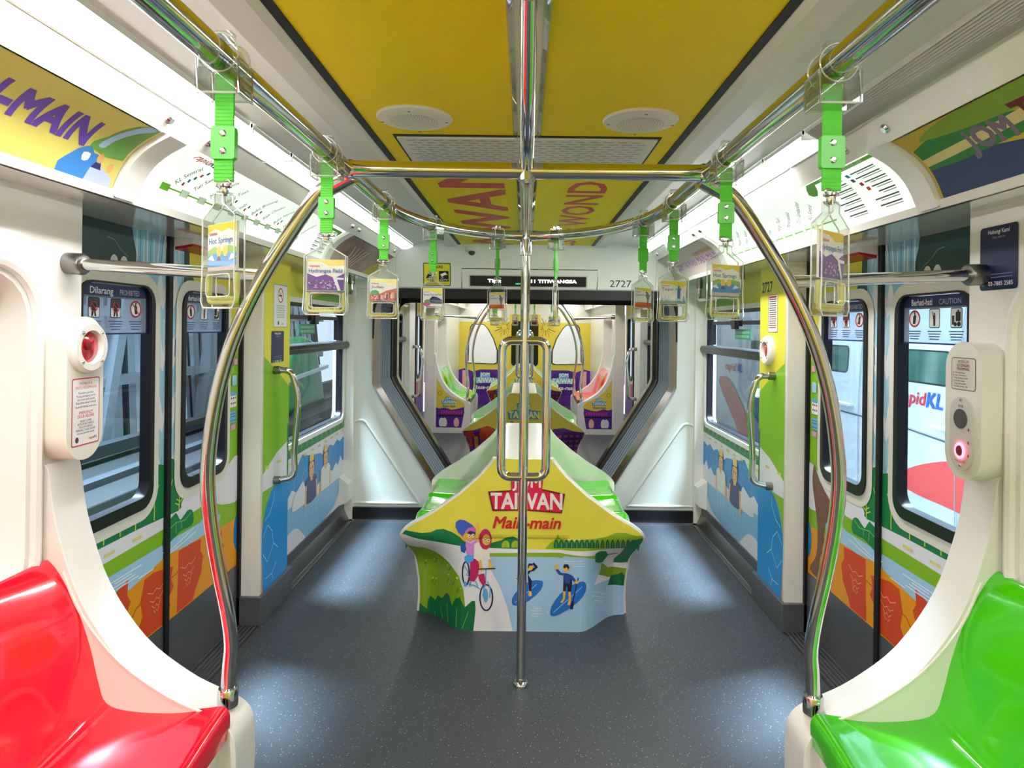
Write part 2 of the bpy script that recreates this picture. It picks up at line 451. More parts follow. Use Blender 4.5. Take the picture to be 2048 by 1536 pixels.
def build_shell(car):
    far = car == 1
    cn = 'far' if far else 'near'
    # ---- ceiling
    b = MB(YELC if True else PANEL)
    b.box(-.49, .49, -1.57, 4.94, ZC, ZC+.03)
    b.use(BLACK); b.box(-.512, -.49, -1.57, 4.94, ZC-.004, ZC+.02); b.box(.49, .512, -1.57, 4.94, ZC-.004, ZC+.02)
    b.use(PANEL)
    prof = [(.512, 2.118), (.53, 2.104), (.60, 2.104), (.612, 2.122), (.70, 2.128), (.84, 2.112), (.84, 2.17), (.512, 2.17)]
    for s in (-1, 1): b.extr([(s*x, z) for x, z in prof], 'y', -1.57, 5.0)
    ce = b.build('ceiling', smooth=25); tag(ce, kind='structure')
    if not far:
        for body, cx, cy, hh, ww, bo in (('TAIWAN', -.245, 3.9, .28, 3.0, .03), ('WAVES OF WONDER', .27, 4.05, .17, 3.4, .02)):
            A = Art(); A.text(body, 0, 0, hh, '#c8302c', w=ww, bold=bo)
            A.build('printed_lettering', lambda u, v, o, cx=cx, cy=cy: (cx-v, cy-u, ZC-o), ce, inside=[(cy-4.92, -.4), (cy-0, -.4), (cy-0, .4), (cy-4.92, .4)])
    # ---- cove, ledge, bolt rail on both sides
    for s in (-1, 1):
        b = MB(mat('cove_gloss_white', '#e6e5dc', rough=.13, coat=.7))
        outer = [cove(i/8, .04) for i in range(9)]
        pr = [(1.15, LIP)]+[(x+.006, z+.006) for x, z in outer]+[(1.0, 2.03), (.95, 2.09), (.95, 2.17), (1.44, 2.17), (1.44, LIP)]
        b.extr([(s*x, z) for x, z in pr], 'y', -1.57, 5.03)
        # raised lips along the advert panels and the bolt rail
        b.extr([(s*x, z) for x, z in [(1.142, 1.843), (1.142, 1.868), (1.158, 1.868), (1.158, 1.843)]], 'y', -1.57, 5.03)
        b.extr([(s*x, z) for x, z in [(.944, 2.084), (.996, 2.022), (1.012, 2.03), (.96, 2.1)]], 'y', -1.57, 5.03)
        b.use(BLACK); b.extr([(s*x, z) for x, z in [(.942, 2.0865), (.945, 2.0835), (.96, 2.1), (.955, 2.1)]], 'y', -1.57, 5.03)
        o = b.build('trim_cove', smooth=30); tag(o, kind='structure')
        for y in (-.3, .3, 1.76, 1.98, 3.62, 3.76, 4.8):
            q = MB(CHROME); q.lathe((s*.970, y, 2.052), (-s*.76, 0, -.65), [(.014, -.002), (.014, .004), (.009, .010), (.0, .010)], 14); q.build('bolt', o)
        for y in (1.84, 3.68, 0.02):      # divider arches between panels
            q = MB(WHITE)
            def fn(u, v, y=y, s=s):
                x, z = cove(v, .028); w = .045
                uu = u*3
                if uu < 1: yy, off = y-w, .02*uu
                elif uu < 2: yy, off = y-w+2*w*(uu-1), .02
                else: yy, off = y+w, .02*(3-uu)
                return (s*(x-.75*off), yy, z-.66*off)
            q.grid(fn, 3, 10); q.build('panel_divider', o, smooth=50)
        # underside speckle: ledge is glossy
    # ---- side walls
    for s in (-1, 1):
        b = MB(WHITE)
        hole = rrect(.60, 1.66, .78, 1.62, .12)
        b.extr([(-1.57, 0), (1.86, 0), (1.86, 1.87), (-1.57, 1.87)], 'x', s*1.27, s*1.40, hole=hole)
        b.extr(rrect(.5, 1.75, .7, 1.7, .02), 'x', s*1.38, s*1.43)
        b.use(CREAM)
        b.box(s*1.31, s*1.46, 3.24, 3.62, 0, 1.87)
        hw = rrect(3.66, 4.95, .79, 1.64, .07)
        b.extr([(3.62, 0), (5.06, 0), (5.06, 1.87), (3.62, 1.87)], 'x', s*1.38, s*1.46, hole=hw)
        b.box(s*1.31, s*1.39, 4.985, 5.05, 0, 1.85)
        b.extr([(s*1.39, .14), (s*1.32, .17), (s*1.31, .31), (s*1.39, .37)], 'y', 4.87, 4.99)
        wl = b.build('wall_'+side_name[s], smooth=40, bevel=.006); tag(wl, kind='structure')
        wl['label'] = 'white moulded side wall of the %s car' % cn
        # raised rounded frame round the seat bay recess
        fr = MB(WHITE); pts = rrect(.57, 1.69, .75, 1.65, .15, 8)
        fr.tube([(s*1.268, p[0], p[1]) for p in pts], .016, 8, closed=True); fr.build('recess_frame', wl)
        mural(s, car, wl)
        window(s, car, hw)
        door(s, car)
        # baseboards
        b = MB(DSTEEL); b.extr([(s*1.385, .0), (s*1.385, .15), (s*1.37, .15), (s*1.37, .09), (s*1.33, .005), (s*1.33, 0)], 'y', 3.64, 4.99)
        b.use(STEEL); b.extr([(s*1.368, .09), (s*1.328, .006), (s*1.30, .006), (s*1.30, .0), (s*1.37, 0)], 'y', 3.64, 4.98)
        b.use(DSTEEL); b.box(s*1.292, s*1.46, 3.222, 3.655, 0, .145)
        bb = b.build('baseboard_'+side_name[s], smooth=25, bevel=.003); tag(bb, kind='structure')
        # door sill strip with grooves
        b = MB(STEEL); b.box(s*1.30, s*1.42, 1.87, 3.22, 0, .006)
        b.use(DSTEEL)
        for k in range(5): b.box(s*(1.312+k*.02), s*(1.318+k*.02), 1.87, 3.22, .006, .010)
        o = b.build('trim_door_sill', smooth=None); tag(o, kind='structure')
    # ---- bulkhead with hexagonal gangway opening
    OPEN = [(-.52, 0), (-.66, .22), (-1.155, 1.0), (-1.175, 1.05), (-1.175, 1.66), (-1.14, 1.745), (-1.05, 1.785),
            (1.05, 1.785), (1.14, 1.745), (1.175, 1.66), (1.175, 1.05), (1.155, 1.0), (.66, .22), (.52, 0)]
    b = MB(BULK)
    b.extr([(-1.42, 0)]+OPEN+[(1.42, 0), (1.42, 1.87), (-1.42, 1.87)], 'y', 5.03, 5.10)
    # header leaning back to the ceiling
    hd = [(5.10, 1.786), (5.02, 1.786), (5.0, 1.80), (4.96, 2.02), (4.90, 2.10), (4.86, 2.125), (4.86, 2.16), (5.10, 2.16)]
    b.extr(hd, 'x', -1.0, 1.0)
    for s in (-1, 1):
        b.extr(hd, 'x', s*1.0, s*1.42)
        # embossed diagonal rib and corner pillar
        b.tube(fillet([(s*1.33, 5.03, .16), (s*1.33, 5.03, .75), (s*1.24, 5.03, .78), (s*.80, 5.03, .13)], .06), .011, 8)
        b.tube([(s*.80, 5.03, .13), (s*1.33, 5.03, .13)], .011, 8)
    bk = b.build('wall_bulkhead', smooth=30, bevel=.005); tag(bk, kind='structure')
    b = MB(BLACK)
    for s in (-1, 1): b.box(s*.60, s*1.33, 5.0, 5.035, .012, .10)
    b.use(CHROME)
    for s in (-1, 1): b.box(s*.58, s*1.33, 4.985, 5.03, 0, .014)
    o = b.build('baseboard_bulkhead', smooth=None); tag(o, kind='structure')
    # polished rim of the opening
    b = MB(mat('gangway_rim_steel', '#77767a', rough=.22, metal=1))
    def ring(d): 
        out = []
        for x, z in OPEN:
            f = 1 if abs(x) > .9 else .5
            out.append((x+(d*f if x < 0 else -d*f) if abs(x) < 1.1 or z < 1.7 or True else x, min(z, 1.785-d)))
        return out
    def loft(b, A, ya, B, yb):
        n = len(A); vs = [(x, ya, z) for x, z in A]+[(x, yb, z) for x, z in B]
        b.add(vs, [(i, i+1, n+i+1, n+i) for i in range(n-1)])
    loft(b, ring(0), 5.02, ring(.0), 5.015); loft(b, ring(0), 5.015, ring(.018), 5.02); loft(b, ring(.018), 5.02, ring(.03), 5.17)
    loft(b, ring(.03), 5.17, ring(0), 5.17)
    o = b.build('trim_gangway_rim', smooth=40); tag(o, kind='structure')
    b = MB(BLACK); b.box(-1.05, 1.05, 5.005, 5.03, 1.715, 1.79)
    for s in (-1, 1): b.extr([(s*1.05, 1.79), (s*1.14, 1.765), (s*1.176, 1.68), (s*1.176, 1.40), (s*1.166, 1.40), (s*1.160, 1.62), (s*1.145, 1.675), (s*1.10, 1.71), (s*1.05, 1.715)], 'y', 5.005, 5.03)
    o = b.build('trim_gangway_header', smooth=None, bevel=.004); tag(o, kind='structure')
    return OPEN, loft, ring

# ---------------------------------------------------------------- murals
def trunk(A, x, z0, z1, w=.006, col='#cfd84a'):
    A.line([(x, z0), (x+.002, z1)], w, col)
    h = z1-z0
    A.line([(x, z0+h*.35), (x-.03, z0+h*.6)], w*.8, col); A.line([(x, z0+h*.5), (x+.03, z0+h*.72)], w*.8, col)
    A.line([(x, z0+h*.65), (x-.022, z0+h*.85)], w*.7, col)
def waterfall(A, x0, x1, z0, z1, rnd):
    A.rect(x0, x1, z0, z1, '#9fcbe0')
    A.up()
    z = z0
    while z < z1:                         # pale bands with ragged ends
        h = .10; pts = []; n = 12
        for k in range(n+1): pts.append((x0+(x1-x0)*k/n, z+h+(.03 if k % 2 else -.015)+.03*math.sin(k)))
        for k in range(n, -1, -1): pts.append((x0+(x1-x0)*k/n, z+(.03 if k % 2 else -.02)+.02*math.sin(k*1.7)))
        A.poly(pts, '#e6e4e8'); z += .24
    A.up()
    for k in range(26):
        x = rnd.uniform(x0+.005, x1-.005); z = rnd.uniform(z0, z1-.12)
        A.line([(x, z), (x+rnd.uniform(-.002, .002), z+rnd.uniform(.06, .15))], .006, rnd.choice(['#e9eef2', '#6fb4da', '#3489c4', '#d6e8f0', '#bcdcec']))
def mural_door_day(s):
    A = Art(flip=s > 0); rnd = random.Random(3)
    A.rect(1.86, 3.24, .31, 1.87, '#dcd9cb')
    A.up().rect(1.86, 2.72, .8, 1.87, '#24443f'); A.rect(2.72, 3.24, 1.3, 1.87, '#ded03a')
    A.poly([(2.9, .5), (3.24, .5), (3.24, 1.37), (3.17, 1.33), (3.1, 1.4), (3.0, 1.36), (2.9, 1.3)], '#86c21e')
    A.poly([(2.72, 1.87), (2.74, 1.87), (2.745, 1.74), (2.80, 1.66), (2.74, 1.62), (2.70, 1.6)], '#24443f')
    A.up(); waterfall(A, 2.475, 2.70, .84, 1.87, rnd)
    A.up(); A.poly([(2.335, 1.87), (2.35, 1.80), (2.385, 1.70), (2.42, 1.66), (2.50, 1.62), (2.56, 1.87)], '#8dbfd8', )
    A.up()
    for k in range(9):
        x = 2.37+k*.022; A.line([(x+.02*(k > 5), 1.86-.02*(k % 3)), (x, 1.72-.015*(k % 2))], .006, ['#e9eef2', '#4a9ccc', '#d6e8f0'][k % 3])
    for cx in (2.24, 2.295): A.ell(cx, 1.70, .024, .035, '#e6e4e0')
    A.line([(2.20, 1.79), (2.24, 1.785), (2.27, 1.76), (2.32, 1.735)], .004, '#5d8580', sm=4)
    # lower landscape
    A.up(); A.rect(1.86, 3.24, .66, .80, '#e4e2ea')
    A.poly([(1.86, .675), (2.85, .69), (3.0, .74), (3.24, .66), (3.24, .5), (1.86, .5)], '#84b81f')
    A.poly([(2.98, .72), (3.06, .79), (3.24, .85), (3.24, .64), (3.1, .64), (3.0, .675)], '#e4e2ea', sm=3)
    A.up(); A.poly([(1.86, .625), (2.85, .625), (2.95, .66), (3.05, .60), (3.02, .52), (1.86, .46)], '#a4cbe9')
    A.poly([(1.86, .8), (1.86, .742), (2.40, .738), (2.68, .728), (2.72, .745), (2.725, .80), (2.69, .81), (2.665, .85), (2.655, .91), (2.635, .95), (2.61, .958), (2.585, .935), (2.51, .955), (2.475, .935), (2.45, .86), (2.42, .80)], '#137a41')
    A.poly([(2.72, .80), (2.86, .80), (2.90, .77), (2.80, .76)], '#24443f')
    A.poly([(2.70, .735), (2.72, .77), (2.80, .775), (2.90, .74), (2.90, .70), (2.78, .70)], '#e4e2ea', sm=3)
    A.up()
    for x, z0, z1 in ((2.0, .745, .80), (2.10, .745, .80), (2.20, .745, .80), (2.29, .745, .80), (2.38, .74, .83), (2.50, .74, .92), (2.60, .735, .92), (2.68, .73, .79)): trunk(A, x, z0, z1)
    for x in (2.02, 2.2, 2.36): A.rect(x, x+.06, .70, .712, '#d8d489')
    A.poly([(1.86, .535), (2.30, .53), (2.42, .545), (2.6, .575), (2.75, .56), (2.95, .56), (3.06, .545), (3.24, .54), (3.24, .30), (1.86, .30)], '#e9990f')
    A.ell(3.23, .47, .045, .09, '#1f7fc0')
    A.up()
    rk = '#d64a1c'
    A.poly([(2.05, .31), (2.06, .50), (2.13, .535), (2.20, .53), (2.26, .555), (2.34, .575), (2.335, .52), (2.355, .49), (2.33, .45), (2.35, .41), (2.33, .31)], rk)
    A.poly([(2.425, .31), (2.40, .36), (2.43, .40), (2.415, .46), (2.44, .535), (2.50, .54), (2.64, .512), (2.625, .47), (2.645, .43), (2.61, .40), (2.62, .36), (2.57, .31)], rk)
    A.poly([(2.67, .31), (2.68, .56), (2.77, .56), (2.865, .55), (2.86, .50), (2.885, .47), (2.87, .40), (2.82, .345), (2.80, .31)], rk)
    A.poly([(2.99, .31), (2.985, .53), (3.065, .525), (3.055, .48), (3.085, .45), (3.06, .40), (3.075, .31)], rk)
    g = '#14803f'
    A.poly([(2.56, .615), (2.565, .665), (2.585, .695), (2.655, .726), (2.69, .685), (2.745, .71), (2.785, .70), (2.80, .66), (2.78, .635), (2.70, .64), (2.62, .62)], g, sm=2)
    A.up()
    A.line([(2.58, .69), (2.62, .675), (2.655, .685), (2.69, .68), (2.73, .675), (2.78, .695)], .004, '#7fc07a')
    A.line([(2.655, .685), (2.66, .64)], .004, '#7fc07a'); A.line([(2.70, .68), (2.70, .65)], .004, '#7fc07a')
    for y, x0, x1 in ((.60, 2.20, 2.42), (.59, 2.26, 2.36), (.578, 2.18, 2.38), (.566, 2.24, 2.40), (.555, 2.40, 2.50)): A.line([(x0, y), (x1, y)], .004, '#eef4fa')
    A.line([(2.55, .60), (2.60, .585), (2.70, .60), (2.80, .62)], .004, '#eef4fa', sm=4); A.line([(2.60, .575), (2.72, .585), (2.82, .60)], .004, '#eef4fa', sm=4)
    for cx, cz in ((2.25, .47), (2.52, .46), (2.76, .47), (3.03, .46)):
        for q, (w, dz) in enumerate(((.06, 0), (.045, -.035), (.03, -.06), (.02, -.08))):
            A.line([(cx-w, cz+dz+.015), (cx-w*.4, cz+dz), (cx, cz+dz+.012), (cx+w*.4, cz+dz), (cx+w, cz+dz+.02)], .004, '#f2a37c')
    A.line([(2.34, .42), (2.37, .43), (2.39, .45), (2.42, .455)], .005, '#b8560f'); A.line([(2.62, .47), (2.66, .475), (2.68, .48)], .005, '#b8560f')
    if s > 0:      # weathered stone column printed as a photograph
        A.up(); br = mat('print_weathered_stone', '#7a5546', rough=.5, noise=.55, nscale=90)
        A.poly([(3.165, .85), (3.12, .80), (3.05, .75), (2.97, .70), (2.96, .64), (3.04, .60), (3.06, .50), (3.10, .38), (3.06, .32), (3.20, .33), (3.13, .42), (3.12, .55), (3.15, .66), (3.18, .76)], br, sm=3)
    # pale border round both windows
    A.up()
    for a, c in (DW0, DW1): A.line(rrect(a-.022, c+.022, DZ0-.022, DZ1+.022, .085, 6), .05, '#dfdccf', closed=True)
    if True:      # small stickers beside the far window
        A.up(); A.rect(3.13, 3.20, 1.02, 1.075, '#6bb7d8', .008); A.rect(3.13, 3.20, 1.095, 1.16, '#f2eef0', .008); A.rect(3.135, 3.195, 1.15, 1.17, '#58aed2')
        A.rect(3.15, 3.20, 1.20, 1.25, '#9fd4ea', .01); A.rect(3.17, 3.205, 1.30, 1.33, '#e6a0c4', .008); A.rect(3.14, 3.19, .985, 1.01, '#e6a0c4')
        A.up()
        for z in (1.11, 1.135):
            for k in range(3): A.rect(3.138+k*.02, 3.15+k*.02, z, z+.008, '#8a2a3a')
        for z in (1.03, 1.05, 1.063): A.line([(3.135, z), (3.195, z)], .004, '#2a6fb0')
    return A
def mural_door_night(s):
    A = Art(flip=s > 0); rnd = random.Random(5)
    A.rect(1.86, 3.24, .31, 1.87, '#e2c94e')
    A.up().poly([(1.86, .31), (3.24, .31), (3.24, .9), (3.1, .98), (2.95, .92), (2.75, 1.0), (2.6, .9), (2.4, 1.0), (2.2, .92), (1.86, .95)], '#5a2f92')
    A.up()
    for k in range(14):
        x = 1.9+k*.095; A.rect(x, x+.06, .5+.05*(k % 3), 1.05+.1*(k % 4), ['#e98f93', '#c33a68', '#efb7a0', '#7e3aa8'][k % 4])
    A.up()
    for k in range(40):
        x = rnd.uniform(1.88, 3.2); z = rnd.uniform(.5, 1.2); A.rect(x, x+.014, z, z+.03, rnd.choice(['#f6d9c0', '#f2a0a0', '#3a1a6a']))
    A.up()
    for a, c in (DW0, DW1): A.line(rrect(a-.022, c+.022, DZ0-.022, DZ1+.022, .085, 6), .05, '#dfdccf', closed=True)
    return A
def person_print(A, x, z, k, s, shirt, headc='#f0b56a', band='#f0d060', hair='#3a3550'):
    A.poly([(x-.10*k, z-.14*k), (x-.105*k, z-.02*k), (x-.05*k, z+.01*k), (x+.05*k, z+.01*k), (x+.105*k, z-.03*k), (x+.09*k, z-.14*k)], shirt, sm=3)
    A.poly([(x-.13*k, z-.17*k), (x-.105*k, z-.03*k), (x-.085*k, z-.03*k), (x-.095*k, z-.16*k)], headc); A.poly([(x+.12*k, z-.15*k), (x+.105*k, z-.03*k), (x+.085*k, z-.03*k), (x+.095*k, z-.15*k)], headc)
    A.up(); A.ell(x, z+.055*k, .045*k, .07*k, headc); A.rect(x-.02*k, x+.02*k, z-.02*k, z+.02*k, headc)
    A.poly([(x-.055*k, z+.03*k), (x-.06*k, z+.09*k), (x-.035*k, z+.13*k), (x+.035*k, z+.13*k), (x+.06*k, z+.09*k), (x+.055*k, z+.03*k), (x+.04*k, z+.09*k), (x-.04*k, z+.09*k)], hair, sm=2)
    A.up(); A.rect(x-.04*k, x+.04*k, z+.10*k, z+.145*k, band, .01*k)
    A.ell(x-.018*k, z+.06*k, .006*k, .008*k, '#30201a', n=8); A.ell(x+.018*k, z+.06*k, .006*k, .008*k, '#30201a', n=8)
    A.ell(x-.03*k, z+.04*k, .01*k, .007*k, '#ef7d68', n=8); A.ell(x+.03*k, z+.04*k, .01*k, .007*k, '#ef7d68', n=8)
    A.line([(x-.015*k, z+.02*k), (x, z+.014*k), (x+.015*k, z+.02*k)], .004*k, '#8a2a20')
def mural_window_day(s):
    A = Art(flip=s > 0)
    A.rect(3.62, 5.0, .14, 1.87, '#e6e4ec')
    A.up().rect(3.62, 5.0, .72, 1.87, '#7cba34'); A.poly([(3.62, 1.87), (3.62, 1.64), (4.1, 1.66), (4.5, 1.72), (4.75, 1.87)], '#dfd64a')
    A.up().poly([(3.62, .93), (3.62, .705), (5.0, .72), (5.0, 1.02), (4.985, 1.04), (4.97, 1.0), (4.95, .85)], '#15843f')
    A.poly([(3.62, .95), (3.66, .9), (3.655, .66), (3.635, .63), (3.62, .66)], '#15843f')
    # pool
    A.poly([(3.62, .31), (3.79, .415), (4.0, .40), (4.30, .36), (4.6, .36), (5.0, .36), (5.0, .24), (4.85, .2), (4.67, .17), (4.5, .15), (4.1, .14), (3.62, .20)], '#8fc1e6')
    A.poly([(3.62, .58), (3.66, .645), (3.72, .655), (3.80, .61), (3.88, .64), (3.95, .62), (4.05, .69), (4.13, .67), (4.2, .66), (4.30, .645), (4.42, .63), (4.50, .60), (4.62, .65), (4.72, .625), (4.80, .655), (4.88, .63), (4.96, .65), (5.0, .62), (5.0, .50), (4.95, .47), (4.90, .52), (4.84, .46), (4.78, .49), (4.70, .45), (4.55, .47), (4.3, .42), (4.05, .50), (3.95, .48), (3.88, .51), (3.80, .47), (3.74, .52), (3.66, .48), (3.62, .52)], '#2f8fd6', sm=2)
    A.up()
    for k in range(13): trunk(A, 3.74+k*.1, .73, .79, .004)
    for k in range(10): A.rect(3.66+k*.14, 3.71+k*.14, .665+.003*k, .68+.003*k, '#ded65e')
    for k in range(34):
        x = 4.955 if k < 14 else 3.64; z = .98+(k % 14)*.062
        if k >= 14: continue
        A.line([(x-.0, z), (x+.014, z-.014), (x+.028, z), (x+.042, z-.014)], .004, '#3f7f22')
    A.poly([(3.88, .38), (3.93, .47), (4.0, .50), (4.07, .52), (4.12, .46), (4.2, .42), (4.3, .41), (4.25, .36), (4.1, .37)], '#e6e4ec', sm=3)
    A.poly([(3.62, .44), (3.66, .49), (3.72, .50), (3.76, .46), (3.80, .45), (3.78, .41), (3.70, .36), (3.62, .33)], '#e6e4ec', sm=3)
    A.poly([(3.70, .14), (3.72, .20), (3.78, .25), (3.88, .27), (3.98, .25), (4.06, .20), (4.10, .14)], '#e6e4ec', sm=3)
    A.poly([(5.0, .30), (4.90, .33), (4.86, .26), (4.80, .22), (4.72, .17), (4.66, .14), (5.0, .14)], '#e6e4ec', sm=2)
    for k, x in enumerate((3.72, 3.90, 4.05, 4.42, 4.72, 4.86)): A.line([(x, .50), (x+.01, .56), (x+.045, .59), (x+.07, .57)], .004, '#8ecdf2')
    A.up(); person_print(A, 4.23, .51, 1.05, s, '#2c2f74'); A.L -= 2
    person_print(A, 4.53, .52, 1.0, s, '#e8e6e0'); A.up()
    for x in (4.13, 4.19, 4.25, 4.32, 4.46, 4.52, 4.58): A.line([(x, .355), (x+.008, .335), (x-.006, .315), (x+.006, .295), (x-.004, .27)], .004, '#dceefb')
    return A
def mural_pillar_day(s):
    A = Art(flip=s > 0)
    A.rect(3.262, 3.62, .145, 1.87, '#e6e4ec')
    A.up().rect(3.262, 3.62, 1.1, 1.87, '#e6dc3c'); A.poly([(3.262, 1.34), (3.35, 1.30), (3.62, 1.16), (3.62, .86), (3.45, .82), (3.262, .74)], '#85c01c')
    A.poly([(3.262, .655), (3.40, .655), (3.62, .655), (3.62, .40), (3.262, .40)], '#86bd1e'); A.rect(3.262, 3.62, .145, .5, '#e59a18')
    A.up(); A.poly([(3.44, .65), (3.38, .635), (3.32, .58), (3.29, .52), (3.27, .47), (3.262, .40), (3.265, .33), (3.275, .26), (3.28, .145), (3.62, .145), (3.62, .62), (3.5, .66)], '#178fdc')
    A.poly([(3.60, .95), (3.62, .95), (3.62, .64), (3.60, .64)], '#15843f')
    A.up()
    for p in ([(3.30, .50), (3.36, .52), (3.42, .58), (3.42, .62)], [(3.28, .42), (3.34, .47), (3.40, .42), (3.42, .35), (3.34, .28), (3.28, .34)], [(3.42, .35), (3.48, .31)], [(3.32, .20), (3.40, .20), (3.46, .24)], [(3.40, .20), (3.42, .16)]):
        A.line(p, .005, '#a6dcf8')
    for x in (3.30, 3.46): A.rect(x, x+.05, .76, .775, '#ded65e')
    A.line([(3.262, .145), (3.262, 1.86)], .006, '#d2d0c8')
    return A
def mural_window_night(s):
    A = Art(flip=s > 0)
    A.rect(3.62, 5.0, .14, 1.87, '#e3cf5a'); A.up().rect(3.62, 5.0, .14, .82, '#6a3aa2'); A.up()
    for k in range(12): A.rect(3.66+k*.11, 3.72+k*.11, .2+.03*(k % 3), .62+.05*(k % 4), ['#e98f93', '#c33a68', '#efb7a0', '#8a4ab8'][k % 4])
    return A
def mural_pillar_night(s):
    A = Art(flip=s > 0); A.rect(3.262, 3.62, .145, 1.87, '#e6e2e4'); return A

def mural(s, car, wl):
    A = mural_window_day(s) if car == 0 else mural_window_night(s)
    A.build('printed_mural', sidemap(s, 1.38), wl, outside=[rrect(3.665, 4.945, .795, 1.635, .07, 3)])
    A = mural_pillar_day(s) if car == 0 else mural_pillar_night(s)
    if car == 0:
        A.up()
        if s < 0:
            pass
        else:
            A.text('2727', 3.52, 1.735, .055, '#15151a', bold=.02, w=.15)
    A.build('printed_panel', sidemap(s, 1.31), wl)

def window(s, car, hw):
    o = thing('window_%d' % (1+(s > 0)+2*car), None, None, (s*1.39, 4.3, .79), kind='structure')
    tag(o, 'side window with a dark crossbar in the %s wall of the %s car' % (side_name[s], 'far' if car else 'near'))
    b = MB(WHITE); b.extr(rrect(3.635, 4.975, .765, 1.665, .09), 'x', s*1.372, s*1.40, hole=rrect(3.665, 4.945, .795, 1.635, .07)); b.build('window_frame', o)
    b = MB(DARKG); b.extr(rrect(3.66, 4.95, .79, 1.64, .07), 'x', s*1.385, s*1.43, hole=rrect(3.685, 4.925, .815, 1.615, .055))
    b.build('gasket', o, bevel=.004)
    b = MB(GLASS); b.box(s*1.415, s*1.42, 3.67, 4.94, .80, 1.63); b.build('pane', o, smooth=None)
    b = MB(mat('dark_crossbar', '#3a3a3e', rough=.3, metal=.4)); b.extr([(s*1.35, 1.325), (s*1.34, 1.35), (s*1.35, 1.375), (s*1.41, 1.385), (s*1.41, 1.315)], 'y', 3.64, 4.98); b.build('crossbar', o, bevel=.004)
    b = MB(DARKG); b.box(s*1.385, s*1.41, 3.68, 4.8, 1.535, 1.56); b.box(s*1.385, s*1.41, 4.785, 4.81, 1.39, 1.56)
    b.box(s*1.37, s*1.40, 4.18, 4.34, 1.525, 1.572); b.box(s*1.36, s*1.39, 4.22, 4.29, 1.505, 1.585); b.build('vent_latch', o, bevel=.003)
    if car == 0:
        A = Art(flip=s > 0); A.rect(4.06, 4.36, 1.44, 1.505, '#1f9a6c'); A.up()
        A.text('SILA PASTIKAN TINGKAP DITUTUP', 4.21, 1.485, .016, '#e8f4ee', w=.27, bold=.01); A.text('PLEASE KEEP WINDOW CLOSED', 4.21, 1.459, .016, '#e8f4ee', w=.25, bold=.01)
        A.build('green_notice', sidemap(s, 1.41), o)

def door(s, car):
    n = 1+(s > 0)+2*car
    o = thing('door_%d' % n, None, None, (s*1.42, DC, 0), kind='structure')
    tag(o, 'double sliding door on the %s side of the %s car' % (side_name[s], 'far' if car else 'near'))
    A = mural_door_day(s) if car == 0 else mural_door_night(s)
    for (ya, yb), (wa, wb) in (((1.86, DC-.012), DW0), ((DC+.012, 3.225), DW1)):
        b = MB(CREAM); hole = rrect(wa, wb, DZ0, DZ1, .07)
        b.extr([(ya, .012), (yb, .012), (yb, 1.86), (ya, 1.86)], 'x', s*1.42, s*1.455, hole=hole)
        b.use(DSTEEL); b.box(s*1.414, s*1.42, ya+.002, yb-.002, .012, .305)
        leaf = b.build('door_leaf', o, smooth=30)
        A.build('printed_mural', sidemap(s, 1.42), leaf, inside=[(ya, .306), (yb, .306), (yb, 1.86), (ya, 1.86)], outside=[rrect(wa+.004, wb-.004, DZ0+.004, DZ1-.004, .068, 3)])
        b = MB(DARKG); b.extr(rrect(wa-.004, wb+.004, DZ0-.004, DZ1+.004, .072), 'x', s*1.408, s*1.45, hole=rrect(wa+.022, wb-.022, DZ0+.04, DZ1-.002, .055))
        b.build('gasket', leaf, bevel=.003)
        b = MB(GLASS); b.box(s*1.428, s*1.433, wa+.01, wb-.01, DZ0+.01, DZ1-.01); b.build('pane', leaf, smooth=None)
        if car == 0: door_sticker(s, leaf, wa, wb, (wa == DW0[0]) == (s < 0))
    b = MB(BLACK); b.box(s*1.405, s*1.45, DC-.014, DC+.014, .012, 1.86); b.box(s*1.40, s*1.46, 3.222, 3.245, 0, 1.86); b.build('rubber_seal', o, smooth=None)
